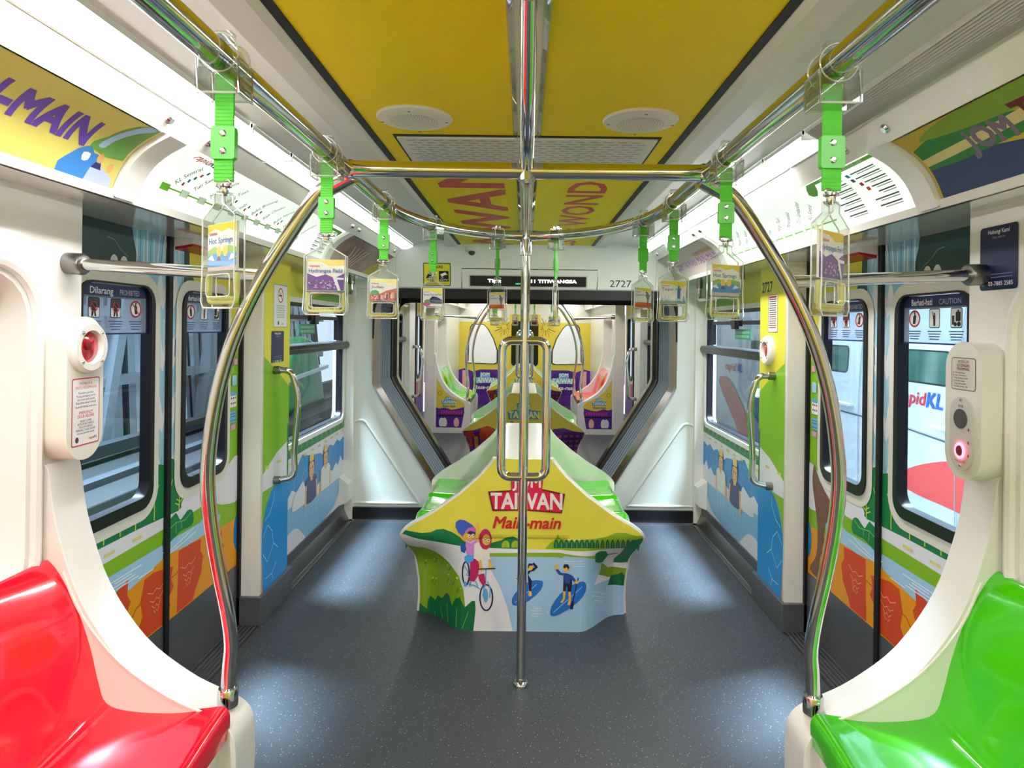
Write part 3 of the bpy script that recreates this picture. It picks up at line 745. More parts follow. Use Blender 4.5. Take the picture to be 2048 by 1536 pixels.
def door_sticker(s, leaf, wa, wb, prohibited):
    A = Art(flip=s > 0); c = (wa+wb)/2; z = DZ1
    x0, x1 = wa+.012, wb-.012
    navy = '#1f2a5e'
    A.poly(rrect(x0, x1, 1.545, z-.008, .05)[:12]+[(x0+.03, 1.56), (x0, 1.545)][:0]+rrect(x0, x1, 1.545, z-.008, .05)[12:], navy)
    A.rect(x0, x0+.022, 1.33, 1.60, navy); A.rect(x1-.022, x1, 1.33, 1.60, navy); A.rect(x0, x1, 1.325, 1.335, navy)
    A.rect(x0+.02, x1-.02, 1.335, 1.556, FROST)
    A.up(); d = -1 if s > 0 else 1; i0 = len(A.it)
    t1, t2 = ('Dilarang', 'PROHIBITED') if prohibited else ('Berhati-hati', 'CAUTION')
    A.text(t1, c-d*.075, 1.588, .040, '#e8eaf4', bold=.02, w=.12); A.text(t2, c+d*.08, 1.585, .034, '#b9bedc', w=.115)
    for k in (-1, 0, 1):
        x = c+k*.115; w = .036; i1 = len(A.it)
        if (prohibited and k*d == 1) or (not prohibited and k*d == -1):
            A.L += 1; A.ell(x, 1.485, .042, .042, '#b81f38'); A.L += 1; A.ell(x, 1.485, .033, .033, '#e4e6ea'); A.L += 1
            A.poly([(x-.006, 1.46), (x-.012, 1.495), (x-.004, 1.51), (x+.010, 1.495), (x+.012, 1.46)], '#16161c'); A.ell(x, 1.512, .006, .006, '#16161c', n=8)
            if prohibited: A.line([(x-.024, 1.51), (x+.024, 1.46)], .006, '#b81f38')
            A.L -= 3
        else:
            A.rect(x-w, x+w, 1.44, 1.53, '#1a1a20', .008); A.L += 1; A.rect(x-w+.004, x+w-.004, 1.444, 1.526, '#e8e8ea', .006); A.L += 1
            if prohibited: A.rect(x-w+.004, x+w-.004, 1.485, 1.526, '#3c3c48')
            if prohibited:
                A.L += 1; A.ell(x, 1.51, .008, .009, '#121218', n=10); A.poly([(x-.014, 1.50), (x+.014, 1.50), (x+.010, 1.47), (x+.014, 1.446), (x+.004, 1.446), (x, 1.468), (x-.008, 1.446), (x-.016, 1.446)], '#121218')
                A.line([(x+.022*math.cos(q*PI/6), 1.489+.022*math.sin(q*PI/6)) for q in range(12)], .005, '#b81f38', closed=True); A.line([(x-.016, 1.504), (x+.016, 1.474)], .005, '#b81f38'); A.L -= 1
            elif k == 0:
                A.L += 1; A.ell(x, 1.505, .005, .006, '#121218', n=8); A.poly([(x-.007, 1.498), (x+.006, 1.50), (x+.014, 1.52), (x+.017, 1.518), (x+.009, 1.49), (x+.006, 1.45), (x-.006, 1.45)], '#121218'); A.L -= 1
            else:
                A.L += 1; A.rect(x-.026, x+.004, 1.47, 1.512, '#121218', .004); A.rect(x-.016, x-.006, 1.512, 1.52, '#121218'); A.ell(x-.016, 1.458, .012, .011, '#121218', n=10); A.ell(x+.006, 1.457, .010, .010, '#121218', n=10); A.rect(x+.012, x+.027, 1.455, 1.495, '#2a2a34', .002); A.L -= 1
            A.L -= 2
        for i in range(i1, len(A.it)):
            L_, m_, tr_ = A.it[i]; A.it[i] = (L_, m_, [tuple((x+(p[0]-x)*.82, 1.485+(p[1]-1.485)*1.32) for p in t_) for t_ in tr_])
        for q in range(4): A.line([(x-.038+.004*q, 1.405-q*.016), (x+.038-.004*q, 1.405-q*.016)], .007, '#4c5674')
    A.build('safety_sticker', lambda u, v, o: (s*(1.426-o), u, 1.458+(v-1.325)*.571), leaf)

# ================================================================ furniture
WH = {0: 'near', 1: 'far'}
def side_bench(s, car):
    red = (s < 0)
    col = {True: (RED if car == 0 else PINK), False: GREEN}[red]
    cname = 'red' if red else 'green'
    if car: cname = 'pink red' if red else 'bright green'
    place = ('in the left foreground' if s < 0 else 'in the right foreground') if car == 0 else ('beyond the gangway on the %s' % ('right' if s < 0 else 'left'))
    t = thing('seat_bench', 'glossy %s moulded bench with white curved end panels %s' % (cname, place), 'seat', (s*1.0, 1.14, 0))
    Y0, Y1 = .56, 1.73
    prof = smooth([(1.262, .87), (1.25, .865), (1.222, .83), (1.175, .74), (1.14, .64), (1.118, .55), (1.095, .492), (1.03, .472), (.92, .468), (.83, .478), (.792, .482), (.775, .468), (.772, .44), (.775, .40)], 4, False)
    n = len(prof)-1
    def fn(u, v):
        i = min(int(v*n+.0001), n); x, z = prof[i]; y = Y0+(Y1-Y0)*u
        w = .5-.5*math.cos(2*PI*u*2)         # two seat hollows
        k = v if v < .5 else 1-v
        d = .022*w*min(1, k*4)
        return (s*(x+d*(1 if v < .5 else .2)), y, z-d*(0 if v < .45 else 1)-.006*w*(v > .3))
    b = MB(col); b.grid(fn, 48, n); b.build('seat_shell', t, smooth=60)
    b = MB(mat('bench_fascia', '#dfe0d4', rough=.3)); b.extr([(s*.79, .41), (s*1.20, .41), (s*1.23, .60), (s*1.26, .86), (s*1.2685, .86), (s*1.2685, 0.005), (s*.82, .005)], 'y', Y0, Y1); b.build('bench_base', t)
    arc = smooth([(1.266, 1.12), (1.256, 1.10), (1.245, 1.02), (1.225, .925), (1.169, .765), (1.064, .611), (.938, .513), (.84, .464), (.79, .440), (.762, .41), (.752, .36), (.752, .25), (.765, .12), (.785, .0)], 4, False)
    poly = [(s*x, z) for x, z in arc]+[(s*1.269, 0), (s*1.2695, 1.12)]
    for y0, y1, near in ((1.72, 1.845, 1), (.44, .565, 0)):
        b = MB(WHITE); b.extr(poly, 'y', y0, y1); p = b.build('end_panel', t, smooth=30, bevel=.016)
        if car and near:
            A = Art(flip=True)
            A.poly([(s*x, z) for x, z in ((1.235, .79), (1.215, .74), (1.13, .60), (1.03, .52), (.88, .455), (.83, .40), (.835, .37), (.88, .08), (1.24, .08))], '#e6d04a')
            A.up().poly([(s*x, z) for x, z in ((1.24, .36), (1.19, .345), (1.12, .36), (1.02, .33), (.95, .34), (.845, .37), (.84, .30), (.88, .08), (1.24, .08))], '#5a2590')
            A.up()
            for k in range(9):
                x = .88+.035*k
                A.rect(s*x-.012, s*x+.012, .27, .32, '#b83a8a')
            A.rect(min(s*.86, s*1.23), max(s*.86, s*1.23), .235, .255, '#22103a')
            for k, x in enumerate((.95, 1.12, 1.16)):
                A.poly([(s*x-.03, .10), (s*x-.035, .18), (s*x, .22), (s*x+.035, .18), (s*x+.03, .10)], ['#f4b9a8', '#f0ead8', '#e8e4f0'][k], sm=2)
            for k in range(12): A.line([(s*1.19+.018*math.cos(k*PI/6), .56+.018*math.sin(k*PI/6)), (s*1.19+.036*math.cos(k*PI/6), .56+.036*math.sin(k*PI/6))], .004, '#5c4a18')
            jom(A, s*1.06, .435, .21, 'Rasa-rasa', '#2e6f9e', '#e8f0f0', '#4aa3c4', '#2e6f9e')
            A.build('printed_panel', lambda u, v, o: (u, 1.845+o, v), p)
    # raised seam on the inner face of the near panel
    b = MB(WHITE); b.tube([(s*x, 1.719, z) for x, z in smooth([(1.215, .84), (1.16, .72), (1.06, .60), (.93, .51), (.83, .468)], 4, False)], .004, 6); b.build('panel_seam', t)

def hw_profile(z):
    pts = [(0, .552), (.08, .548), (.17, .552), (.29, .575), (.37, .60), (.42, .618), (.452, .622), (.475, .605), (.51, .56), (.57, .457), (.66, .33), (.75, .228), (.80, .185), (.84, .155)]
    for (a, x), (b, y) in zip(pts, pts[1:]):
        if z <= b:
            t = max(0, (z-a)/(b-a)); return x+(y-x)*t
    return pts[-1][1]
def sst(a, b, x): t = min(1, max(0, (x-a)/(b-a))); return t*t*(3-2*t)
def frontY(x, z):
    lean = .05*z/.84
    k = sst(.28, .50, abs(x))*.20*(1-sst(.25, .47, z))
    rec = .010*(1-sst(.445, .462, z))*(1-sst(.20, .25, abs(x)))*sst(.12, .44, z)
    tip = .03*sst(.5, .62, abs(x))
    return lean+k+rec+tip
GX, GZ = .02, .012
def plY(x, z):
    i, j = math.floor(x/GX+1e-6), math.floor(z/GZ+1e-6); fx, fz = x/GX-i, z/GZ-j
    g = lambda a, b: frontY((i+a)*GX, (j+b)*GZ)
    if fx >= fz: return g(0, 0)+fx*(g(1, 0)-g(0, 0))+fz*(g(1, 1)-g(1, 0))
    return g(0, 0)+fz*(g(0, 1)-g(0, 0))+fx*(g(1, 1)-g(0, 1))
LIM = lambda v: hw_profile(v)-.014
def FX(px, py, y0=3.21):
    y = 3.3
    for _ in range(6):
        dx, dy = px-PX, py-PY; c, q = math.cos(ROLL), math.sin(ROLL)
        X = (c*dx+q*dy)/FPX*y; Z = HC-(-q*dx+c*dy)/FPX*y; y = y0+frontY(X, max(0, Z))
    return (X, Z)
def fz(x, y): return FX(800+x/4.096, 980+y/4.096)
def front_day():
    A = Art(conv=fz)
    A.poly([(0, 330), (2048, 330), (2048, -300), (0, -300)], '#e8dc48')
    A.poly([(-40, 300), (2090, 300), (2090, 1400), (-40, 1400)], '#e8dc48')
    A.L = 1
    A.poly([(-40, 310), (60, 330), (180, 350), (250, 345), (300, 322), (360, 318), (430, 345), (500, 390), (560, 440), (700, 470), (740, 435), (830, 410), (880, 385), (930, 380), (965, 400), (1000, 470), (1000, 520), (-40, 520)], '#137c45')
    A.poly([(1190, 475), (1240, 425), (1275, 400), (1290, 360), (1320, 400), (1420, 420), (1500, 405), (1600, 400), (1700, 380), (1760, 350), (1850, 350), (1930, 375), (2090, 380), (2090, 480), (1190, 480)], '#8fb41e')
    A.L = 2
    A.poly([(-40, 350), (30, 360), (100, 385), (250, 415), (420, 445), (560, 465), (760, 475), (1840, 475), (1900, 440), (2090, 440), (2090, 1400), (-40, 1400)], '#e7e6ea')
    for k, x in enumerate(range(1280, 1940, 42)):
        w = 22 if k < 8 else 15
        A.poly([(x-w, 475), (x-w, 440), (x-w*.5, 412), (x, 404), (x+w*.5, 412), (x+w, 440), (x+w, 475)], '#0f6b3c')
    for x in (865, 945): A.poly([(x-32, 470), (x-32, 440), (x-16, 418), (x+4, 412), (x+22, 420), (x+32, 440), (x+32, 470)], '#a3c22a')
    A.L = 3
    A.poly([(735, 515), (1300, 512), (1800, 515), (1660, 560), (735, 560)], '#8db022')
    A.poly([(735, 545), (1250, 548), (1330, 555), (1345, 542), (1500, 550), (1640, 560), (1660, 620), (1620, 700), (1590, 780), (2090, 760), (2090, 1400), (930, 1400), (925, 1160), (880, 960), (820, 790), (750, 660), (735, 600)], '#a3c8e6')
    A.poly([(1650, 600), (1640, 660), (1625, 690), (1700, 710), (1900, 730), (2090, 720), (2090, 600)], '#7fa01e')
    for k, x in enumerate(range(1280, 1940, 42)): A.line([(x, 470), (x, 425)], .0022, '#7cc48a')
    for x in (865, 945): A.line([(x, 468), (x, 430)], .0022, '#4f8a1e')
    A.L = 4
    A.poly([(-40, 430), (90, 455), (200, 470), (300, 510), (400, 590), (480, 700), (520, 820), (535, 960), (500, 1050), (300, 1100), (-40, 1100)], '#84a81c', )
    A.poly([(1648, 590), (1660, 545), (1720, 528), (1800, 530), (2090, 510), (2090, 620), (1860, 640), (1700, 630)], '#e7e6ea')
    A.poly([(1745, 590), (1752, 560), (1800, 520), (1860, 440), (1900, 415), (2090, 380), (2090, 580), (1900, 585), (1800, 592)], '#137c45')
    A.poly([(1598, 585), (1600, 520), (1640, 498), (1690, 500), (1705, 530), (1660, 590), (1620, 595)], '#137c45')
    A.poly([(1700, 780), (1725, 700), (1790, 685), (1815, 670), (1850, 710), (1870, 680), (1960, 700), (1960, 790)], '#13693c')
    A.L = 5
    A.poly([(120, 1000), (140, 940), (160, 920), (222, 970), (230, 900), (250, 860), (290, 900), (310, 858), (345, 885), (380, 840), (405, 860), (425, 945), (455, 885), (490, 878), (530, 960), (590, 905), (615, 905), (620, 980), (595, 1200), (100, 1200)], '#0f6c3c')
    for p in ([(330, 940), (350, 1050)], [(385, 915), (392, 1080)], [(465, 960), (460, 1120)], [(560, 995), (510, 1130)], [(285, 990), (292, 1020)]): A.line(p, .003, '#7fb33a')
    for x, y in ((210, 590), (300, 575), (350, 590), (215, 610), (410, 640), (270, 745), (290, 760), (440, 760), (470, 815), (395, 735), (480, 820)): A.line([(x+6, y-18), (x-8, y+18)], .0022, '#2c4a16')
    for x, y in ((215, 575), (280, 560), (390, 615), (300, 720), (400, 690), (495, 805), (270, 715)): A.ell(x, y, 6, 6, '#d8d88a', n=8)
    A.ell(468, 718, 11, 11, '#dbe02e', n=10)
    for p in ([(1340, 580), (1500, 580)], [(1350, 600), (1520, 600)], [(1420, 620), (1510, 622)], [(1100, 965), (1160, 965)], [(1070, 985), (1165, 988)], [(1080, 1010), (1165, 1012)], [(1075, 1030), (1135, 1032)], [(1580, 830), (1690, 850)], [(1570, 865), (1680, 880)], [(1590, 900), (1660, 908)], [(1210, 990), (1215, 1020)], [(1540, 760), (1545, 800)]): A.line(p, .0025, '#dcecf8')
    # bicycle with two riders
    A.L = 6; blue = '#5aa6dc'
    for cx, cy, rx, ry in ((707, 878, 52, 105), (540, 680, 28, 95)):
        A.line([(cx+rx*math.cos(k*PI/12), cy+ry*math.sin(k*PI/12)) for k in range(24)], .007, '#14163a', closed=True)
    A.line([(560, 770), (610, 780), (660, 810), (700, 740)], .006, blue); A.line([(620, 740), (640, 800)], .006, blue); A.line([(700, 745), (705, 650)], .006, blue)
    A.line([(700, 745), (680, 860), (700, 900)], .006, blue); A.line([(715, 745), (740, 800), (735, 880)], .005, blue); A.ell(702, 860, 20, 55, blue); A.line([(530, 620), (560, 670), (545, 690), (570, 710)], .005, blue)
    A.poly([(545, 745), (550, 790), (525, 785), (522, 750)], blue); A.poly([(585, 745), (580, 790), (570, 790), (568, 750)], blue)
    A.L = 7
    A.poly([(575, 570), (600, 556), (640, 570), (650, 620), (640, 700), (610, 748), (565, 740), (575, 690)], '#c2185b'); A.poly([(640, 690), (690, 680), (705, 760), (680, 780), (650, 740)], '#c2185b')
    A.poly([(528, 545), (560, 520), (610, 530), (600, 575), (560, 600), (530, 575)], '#49a8e8')
    A.poly([(540, 420), (560, 395), (610, 400), (640, 420), (620, 520), (590, 532), (545, 520), (535, 470)], '#d889d6'); A.poly([(505, 430), (530, 430), (545, 480), (530, 515), (500, 500), (495, 460)], '#2356a8')
    A.poly([(462, 330), (480, 325), (545, 390), (530, 420), (505, 400)], '#eeb040'); A.poly([(622, 270), (640, 262), (650, 280), (645, 400), (620, 395)], '#f0c24a')
    A.poly([(610, 440), (650, 420), (700, 470), (745, 560), (725, 580), (690, 545), (665, 590), (640, 580), (605, 550)], '#ece6d8')
    A.L = 8
    A.poly([(650, 570), (665, 570), (680, 640), (680, 660), (645, 660), (655, 620)], '#f0b640'); A.poly([(725, 565), (742, 570), (755, 620), (770, 640), (730, 650)], '#f0b640')
    A.line([(640, 645), (780, 640)], .006, '#14163a')
    A.poly([(455, 300), (460, 260), (490, 240), (530, 245), (590, 280), (622, 320), (620, 360), (585, 340), (530, 345), (515, 380), (475, 340)], '#3a5fc4'); A.ell(575, 370, 42, 40, '#f0b640')
    A.ell(700, 400, 52, 85, '#c8205c')
    A.L = 9
    A.poly([(528, 345), (560, 308), (600, 300), (622, 325), (615, 345), (575, 330), (545, 350)], '#d867b4'); A.poly([(545, 350), (575, 330), (615, 342), (620, 372), (600, 352), (580, 365), (560, 355)], '#25307a')
    A.ell(708, 405, 34, 45, '#f0b640')
    A.L = 10
    for x, y in ((568, 376), (602, 370)): A.ell(x, y, 9, 12, '#f6f6f6', n=10)
    for x, y in ((697, 402), (724, 408)): A.ell(x, y, 10, 13, '#f6f6f6', n=10)
    A.L = 11
    for x, y in ((570, 376), (604, 370), (698, 403), (725, 409)): A.ell(x, y, 5, 7, '#20205a', n=8)
    A.line([(590, 395), (598, 398), (606, 392)], .0025, '#a0402a'); A.line([(706, 430), (714, 434), (722, 429)], .0025, '#a0402a'); A.line([(545, 410), (575, 430), (612, 412)], .003, '#f4e8f4')
    # paddle boarders
    A.L = 6
    A.poly([(925, 940), (920, 880), (990, 790), (1080, 740), (1150, 738), (1172, 755), (1150, 820), (1060, 900), (980, 938)], '#1f6fc4', sm=2)
    A.poly([(1232, 1020), (1240, 950), (1310, 850), (1400, 780), (1480, 748), (1520, 760), (1520, 830), (1450, 920), (1360, 985), (1270, 1028)], '#1f6fc4', sm=2)
    A.L = 7
    A.line([(940, 920), (1120, 770)], .003, '#9cc8f0'); A.line([(1255, 1000), (1490, 790)], .003, '#9cc8f0')
    A.poly([(1335, 820), (1358, 820), (1350, 890), (1330, 922), (1312, 915), (1336, 885)], '#f0b640'); A.poly([(1378, 820), (1398, 820), (1400, 910), (1392, 940), (1370, 935), (1382, 900)], '#f0b640')
    A.poly([(1340, 690), (1360, 680), (1400, 690), (1410, 760), (1400, 830), (1375, 830), (1365, 780), (1355, 828), (1335, 825), (1338, 770)], '#14163e')
    A.poly([(1272, 650), (1295, 645), (1320, 675), (1370, 680), (1415, 700), (1445, 745), (1435, 755), (1395, 725), (1390, 765), (1350, 760), (1345, 700), (1300, 690)], '#1d4f9c')
    A.poly([(1268, 650), (1272, 605), (1290, 605), (1298, 645)], '#f0b640'); A.ell(1360, 640, 22, 28, '#f0b640')
    A.poly([(1336, 625), (1345, 605), (1375, 605), (1388, 630), (1380, 650), (1365, 628), (1345, 640)], '#14163e')
    A.line([(1460, 715), (1440, 800), (1410, 930)], .005, '#14163e'); A.poly([(1405, 905), (1425, 915), (1415, 975), (1390, 970)], '#14163e'); A.ell(1448, 752, 16, 14, '#f0b640')
    A.poly([(1050, 690), (1070, 665), (1095, 660), (1130, 630), (1120, 615), (1095, 590), (1085, 600), (1105, 630), (1075, 645), (1045, 665), (1050, 740), (1060, 830), (1075, 830), (1080, 740)], '#14163e'); A.ell(1068, 630, 20, 26, '#f0b640'); A.poly([(1046, 620), (1055, 598), (1090, 600), (1084, 615), (1060, 618), (1050, 645)], '#14163e')
    A.poly([(1058, 825), (1075, 825), (1080, 860), (1065, 868), (1050, 858)], '#f0b640'); A.line([(955, 720), (985, 735)], .005, '#14163e')
    A.L = 8; A.conv = None
    u, v = FX(1053, 1005); jom(A, u, v, .385, 'Main-main', '#7c1420', '#efeae6', '#e4174a', '#d0202c')
    return A
def front_night():
    A = Art(flip=True)
    A.rect(-.7, .7, 0, .9, '#d8c43a'); A.up()
    A.poly([(-.7, 0), (-.7, .44), (-.5, .47), (-.40, .50), (-.3, .49), (-.22, .42), (-.15, .33), (0, .30), (.15, .33), (.22, .42), (.3, .49), (.40, .50), (.5, .47), (.7, .44), (.7, 0)], '#56207c'); A.up()
    for k in range(7):      # market awnings and shop fronts on one half, checked awning on the other
        A.rect(.22+k*.06, .26+k*.06, .22+.01*k, .40, ['#e8a23a', '#d9482a', '#f0d6c0', '#c23a7a'][k % 4])
        for j in range(5): A.rect(-.62+k*.06, -.58+k*.06, .16+j*.06, .19+j*.06, '#a8507a')
    A.poly([(.28, .44), (.34, .36), (.44, .40), (.42, .49), (.34, .51)], '#c8401e', sm=3); A.poly([(.48, .40), (.56, .36), (.60, .44), (.52, .46)], '#c8401e')
    A.rect(.22, .60, .10, .19, '#efc2cf'); A.L += 2
    jom(A, 0, .62, .33, 'Rasa-rasa', '#235a78', '#e9dc6a', '#3c97b0', '#235a78')
    for k in range(12): A.line([(-.24+.02*math.cos(k*PI/6), .60+.02*math.sin(k*PI/6)), (-.24+.04*math.cos(k*PI/6), .60+.04*math.sin(k*PI/6))], .004, '#8c7a18')
    return A
def centre_seat(car, label, dy=0, near=True, far=True):
    t = thing('centre_seat_island', label, 'seat', (0, 3.85+dy, 0))
    L = 1.22
    def endpanel(y0, d, art):
        # d=+1: outer face towards -Y
        b = MB(CREAM); nz = 56; nx = 40
        def body(off, inset):
            def fn(u, v):
                z = .84*v; h = hw_profile(z)-inset; x = (2*u-1)*h
                e = max(0, abs(x)-(h-.014))/.014
                return (x, y0+d*(frontY(x, z)+off*1.0+(.010*e*e if off == 0 else 0)), z-inset*v)
            return fn
        b.grid(body(0, 0), nx, nz); b.grid(body(.055, 0), nx, nz)
        n = nz; vs = []; fs = []
        for k in range(n+1):
            z = .84*k/n; h = hw_profile(z)
            for sx in (-1, 1): vs += [(sx*h, y0+d*(frontY(h, z)+.010), z), (sx*h, y0+d*(frontY(h, z)+.055), z)]
        for k in range(n):
            for q in (0, 2): a = k*4+q; fs.append((a, a+1, a+5, a+4))
        b.add(vs, fs)
        vs = []; m = 20; h = hw_profile(.84)
        for k in range(m+1):
            x = (2*k/m-1)*h; vs += [(x, y0+d*frontY(x, .84), .84), (x, y0+d*(frontY(x, .84)+.055), .84)]
        b.add(vs, [(2*k, 2*k+1, 2*k+3, 2*k+2) for k in range(m)])
        p = b.build('end_panel', t, smooth=50)
        if art:
            def mp(u, v, o): return (u, y0+d*(plY(u, v)-o-.0018), v)
            art.build('printed_artwork', mp, p, grid=(GX, GZ), outline=LIM)
    endpanel(3.21+dy, 1, (front_day() if car == 0 else front_night()) if near else None)
    endpanel(4.54+dy, -1, front_night() if (far and car == 1) else None)
    b = MB(WHITE); b.extr([(-.135, .0), (.135, 0), (.130, .832), (.11, .842), (-.11, .842), (-.130, .832)], 'y', 3.27+dy, 4.48+dy); b.build('backrest_spine', t, bevel=.006)
    b = MB(mat('seat_island_plinth', '#d9dccf', rough=.35)); b.box(-.50, .50, 3.46+dy, 4.29+dy, 0.004, .40); b.build('plinth', t, bevel=.01)
    for s in (-1, 1):
        prof = smooth([(.132, .82), (.145, .80), (.165, .70), (.195, .58), (.235, .495), (.29, .468), (.40, .456), (.52, .462), (.572, .462), (.592, .445), (.596, .41), (.59, .37)], 4, False); n = len(prof)-1
        def fn(u, v):
            i = min(int(v*n+.0001), n); x, z = prof[i]; k = min(1, v*5, (1-v)*6)
            rd = sum(math.exp(-((u-c)/.022)**2) for c in (.30, .64))
            wv = math.sin(PI*((u*3) % 1))
            return (s*(x), 3.30+dy+1.14*u, z+(.010*rd-.012*wv)*max(0, k)*(v > .35))
        b = MB(GREEN); b.grid(fn, 60, n); b.build('seat_shell', t, smooth=60)
    return t

# ---------------------------------------------------------------- rails, poles, handles
def rails(car):
    w = WH[car]; ZR = 1.885; r = .0205
    t = thing('overhead_grab_rail', 'polished steel U-shaped overhead rail with crossbar in the %s car' % w, 'grab rail', (0, 2.73, ZR))
    pts = [(-.445, -.6), (-.445, 1.2), (-.445, 2.05)]
    arc = [(-.445*math.cos(a), 2.05+.68*math.sin(a)) for a in [k*PI/24 for k in range(25)]]
    path = [(x, y, ZR) for x, y in pts[:2]+arc+[(.445, 1.2), (.445, -.6)]]
    MB(CHROME).tube(path, r, 16).build('rail', t, smooth=60)
    MB(CHROME).tube([(-.445, 1.6, ZR), (.445, 1.6, ZR)], r, 16).build('crossbar', t, smooth=60)
    MB(CHROME).tube(fillet([(0, 2.72, ZR), (0, 1.62, ZR), (0, 1.42, ZR+.05), (0, 1.2, 2.11)], .3, 8), .0165, 16).build('centre_tube', t, smooth=60)
    for s in (-1, 1): MB(CHROME).lathe((s*.425, 1.6, ZR), (s, 0, 0), [(.0205, 0), (.024, .004), (.024, .012)], 16).build('weld_collar', t)
    b = MB(CHROME); b.lathe((0, 1.6, ZR), (0, 0, 1), [(.0215, -.024), (.0215, .024)], 16); b.build('weld_collar', t)
    # stanchion with loop handle
    p = thing('stanchion_pole', 'polished steel centre pole with double loop handle in the %s car' % w, 'pole', (0, 2.73, 0))
    MB(CHROME).tube([(0, 2.73, .01), (0, 2.73, ZR-.03)], .0195, 20).build('pole', p, smooth=60)
    b = MB(CHROME); b.lathe((0, 2.73, 1.80), (0, 0, 1), [(.0196, 0), (.024, .002), (.024, .075), (.021, .085)], 20); b.tube([(-.04, 2.728, ZR), (.04, 2.728, ZR)], .0225, 16); b.build('tee_fitting', p)
    b = MB(CHROME); b.lathe((0, 2.73, 0), (0, 0, 1), [(.033, .001), (.033, .008), (.029, .014), (.021, .018), (.021, .03)], 24); b.build('floor_flange', p)
    x, z0, z1 = .094, .872, 1.445; q = fillet([(0, 2.73, z1), (x, 2.73, z1), (x, 2.73, z0), (0, 2.73, z0)], .07, 8)
    q = q+[Vector((-v.x, v.y, v.z)) for v in reversed(q[1:-1])]
    MB(CHROME).tube(q, .0185, 16, closed=True).build('loop_handle', p, smooth=60)
    # hoops from the rail to the bench ends
    for s in (-1, 1):
        side = {0: {-1: 'left', 1: 'right'}, 1: {-1: 'right', 1: 'left'}}[car][s]
        prof = [(.445, 1.64, 1.885), (.50, 1.66, 1.858), (.536, 1.665, 1.833), (.60, 1.675, 1.748), (.68, 1.685, 1.624), (.745, 1.69, 1.4935), (.791, 1.70, 1.363), (.820, 1.71, 1.232), (.835, 1.72, 1.10), (.832, 1.735, .97), (.817, 1.75, .84), (.800, 1.765, .722), (.795, 1.78, .63), (.803, 1.79, .56), (.806, 1.79, .47)]
        for k, far in ((0, 0), (1, 1)):
            if far and car == 0: continue
            pr = [(s*x, (y if not far else 1.0-(y-1.28)), z) for x, y, z in prof]
            pos = 'foremost' if not far else 'rearmost'
            a = thing('curved_grab_pole', '%s bowed steel pole rising from the %s bench end to the overhead rail, %s car' % (pos, side, w), 'pole', pr[-1])
            MB(CHROME).tube(smooth(pr, 5, False), .019, 16).build('bowed_tube', a, smooth=60)
            b = MB(CHROME); x, y, z = pr[-1]; b.lathe((x, y, z-.02), (0, 0, 1), [(.027, 0), (.027, .045), (.024, .05), (.021, .05)], 24); b.build('socket', a)
            b = MB(CHROME); x, y, z = pr[0]; b.tube([(x-s*.005, y, z-.005), (x+s*.06, y+.02*(1 if not far else -1), z-.035)], [.024, .021], 16); b.build('saddle_joint', a, smooth=60)
        a = thing('wall_grab_rail', 'horizontal steel rail from the %s wall to the bowed pole, %s car' % (side, w), 'grab rail', (s*1.27, 1.80, 1.66))
        MB(CHROME).tube([(s*1.26, 1.80, 1.662), (s*.70, 1.705, 1.628)], .0165, 16).build('tube', a, smooth=60)
        b = MB(STEEL); b.lathe((s*1.272, 1.802, 1.6625), (-s, -.17, -.06), [(.03, 0), (.03, .05), (.026, .056), (.018, .058)], 20); b.build('wall_socket', a)
        a = thing('door_grab_handle', 'angled steel grab handle on the pillar behind the %s door, %s car' % (side, w), 'grab handle', (s*1.31, 3.42, .68))
        q = fillet([(s*1.30, 3.40, 1.262), (s*1.225, 3.41, 1.262), (s*1.185, 3.42, 1.12), (s*1.215, 3.44, .80), (s*1.205, 3.44, .695), (s*1.30, 3.42, .68)], .07, 7)
        MB(CHROME).tube(q, .0165, 16).build('bent_tube', a, smooth=60)
        for y, z in ((3.40, 1.262), (3.42, .681)):
            b = MB(STEEL); b.lathe((s*1.312, y, z), (-s, 0, 0), [(.021, 0), (.021, .035), (.018, .038)], 16); b.build('socket', a)
        a = thing('window_grab_bar', 'steel grab bar hung below the ledge over the %s window, %s car' % (side, w), 'grab rail', (s*1.29, 4.37, 1.84))
        MB(CHROME).tube(fillet([(s*1.29, 3.90, 1.835), (s*1.29, 3.90, 1.72), (s*1.29, 4.82, 1.72), (s*1.29, 4.82, 1.835)], .05, 6), .016, 14).build('tube', a, smooth=60)
        for y in (3.90, 4.82):
            b = MB(STEEL); b.lathe((s*1.29, y, LIP), (0, 0, -1), [(.024, .0), (.024, .035), (.02, .038)], 16); b.build('socket', a)

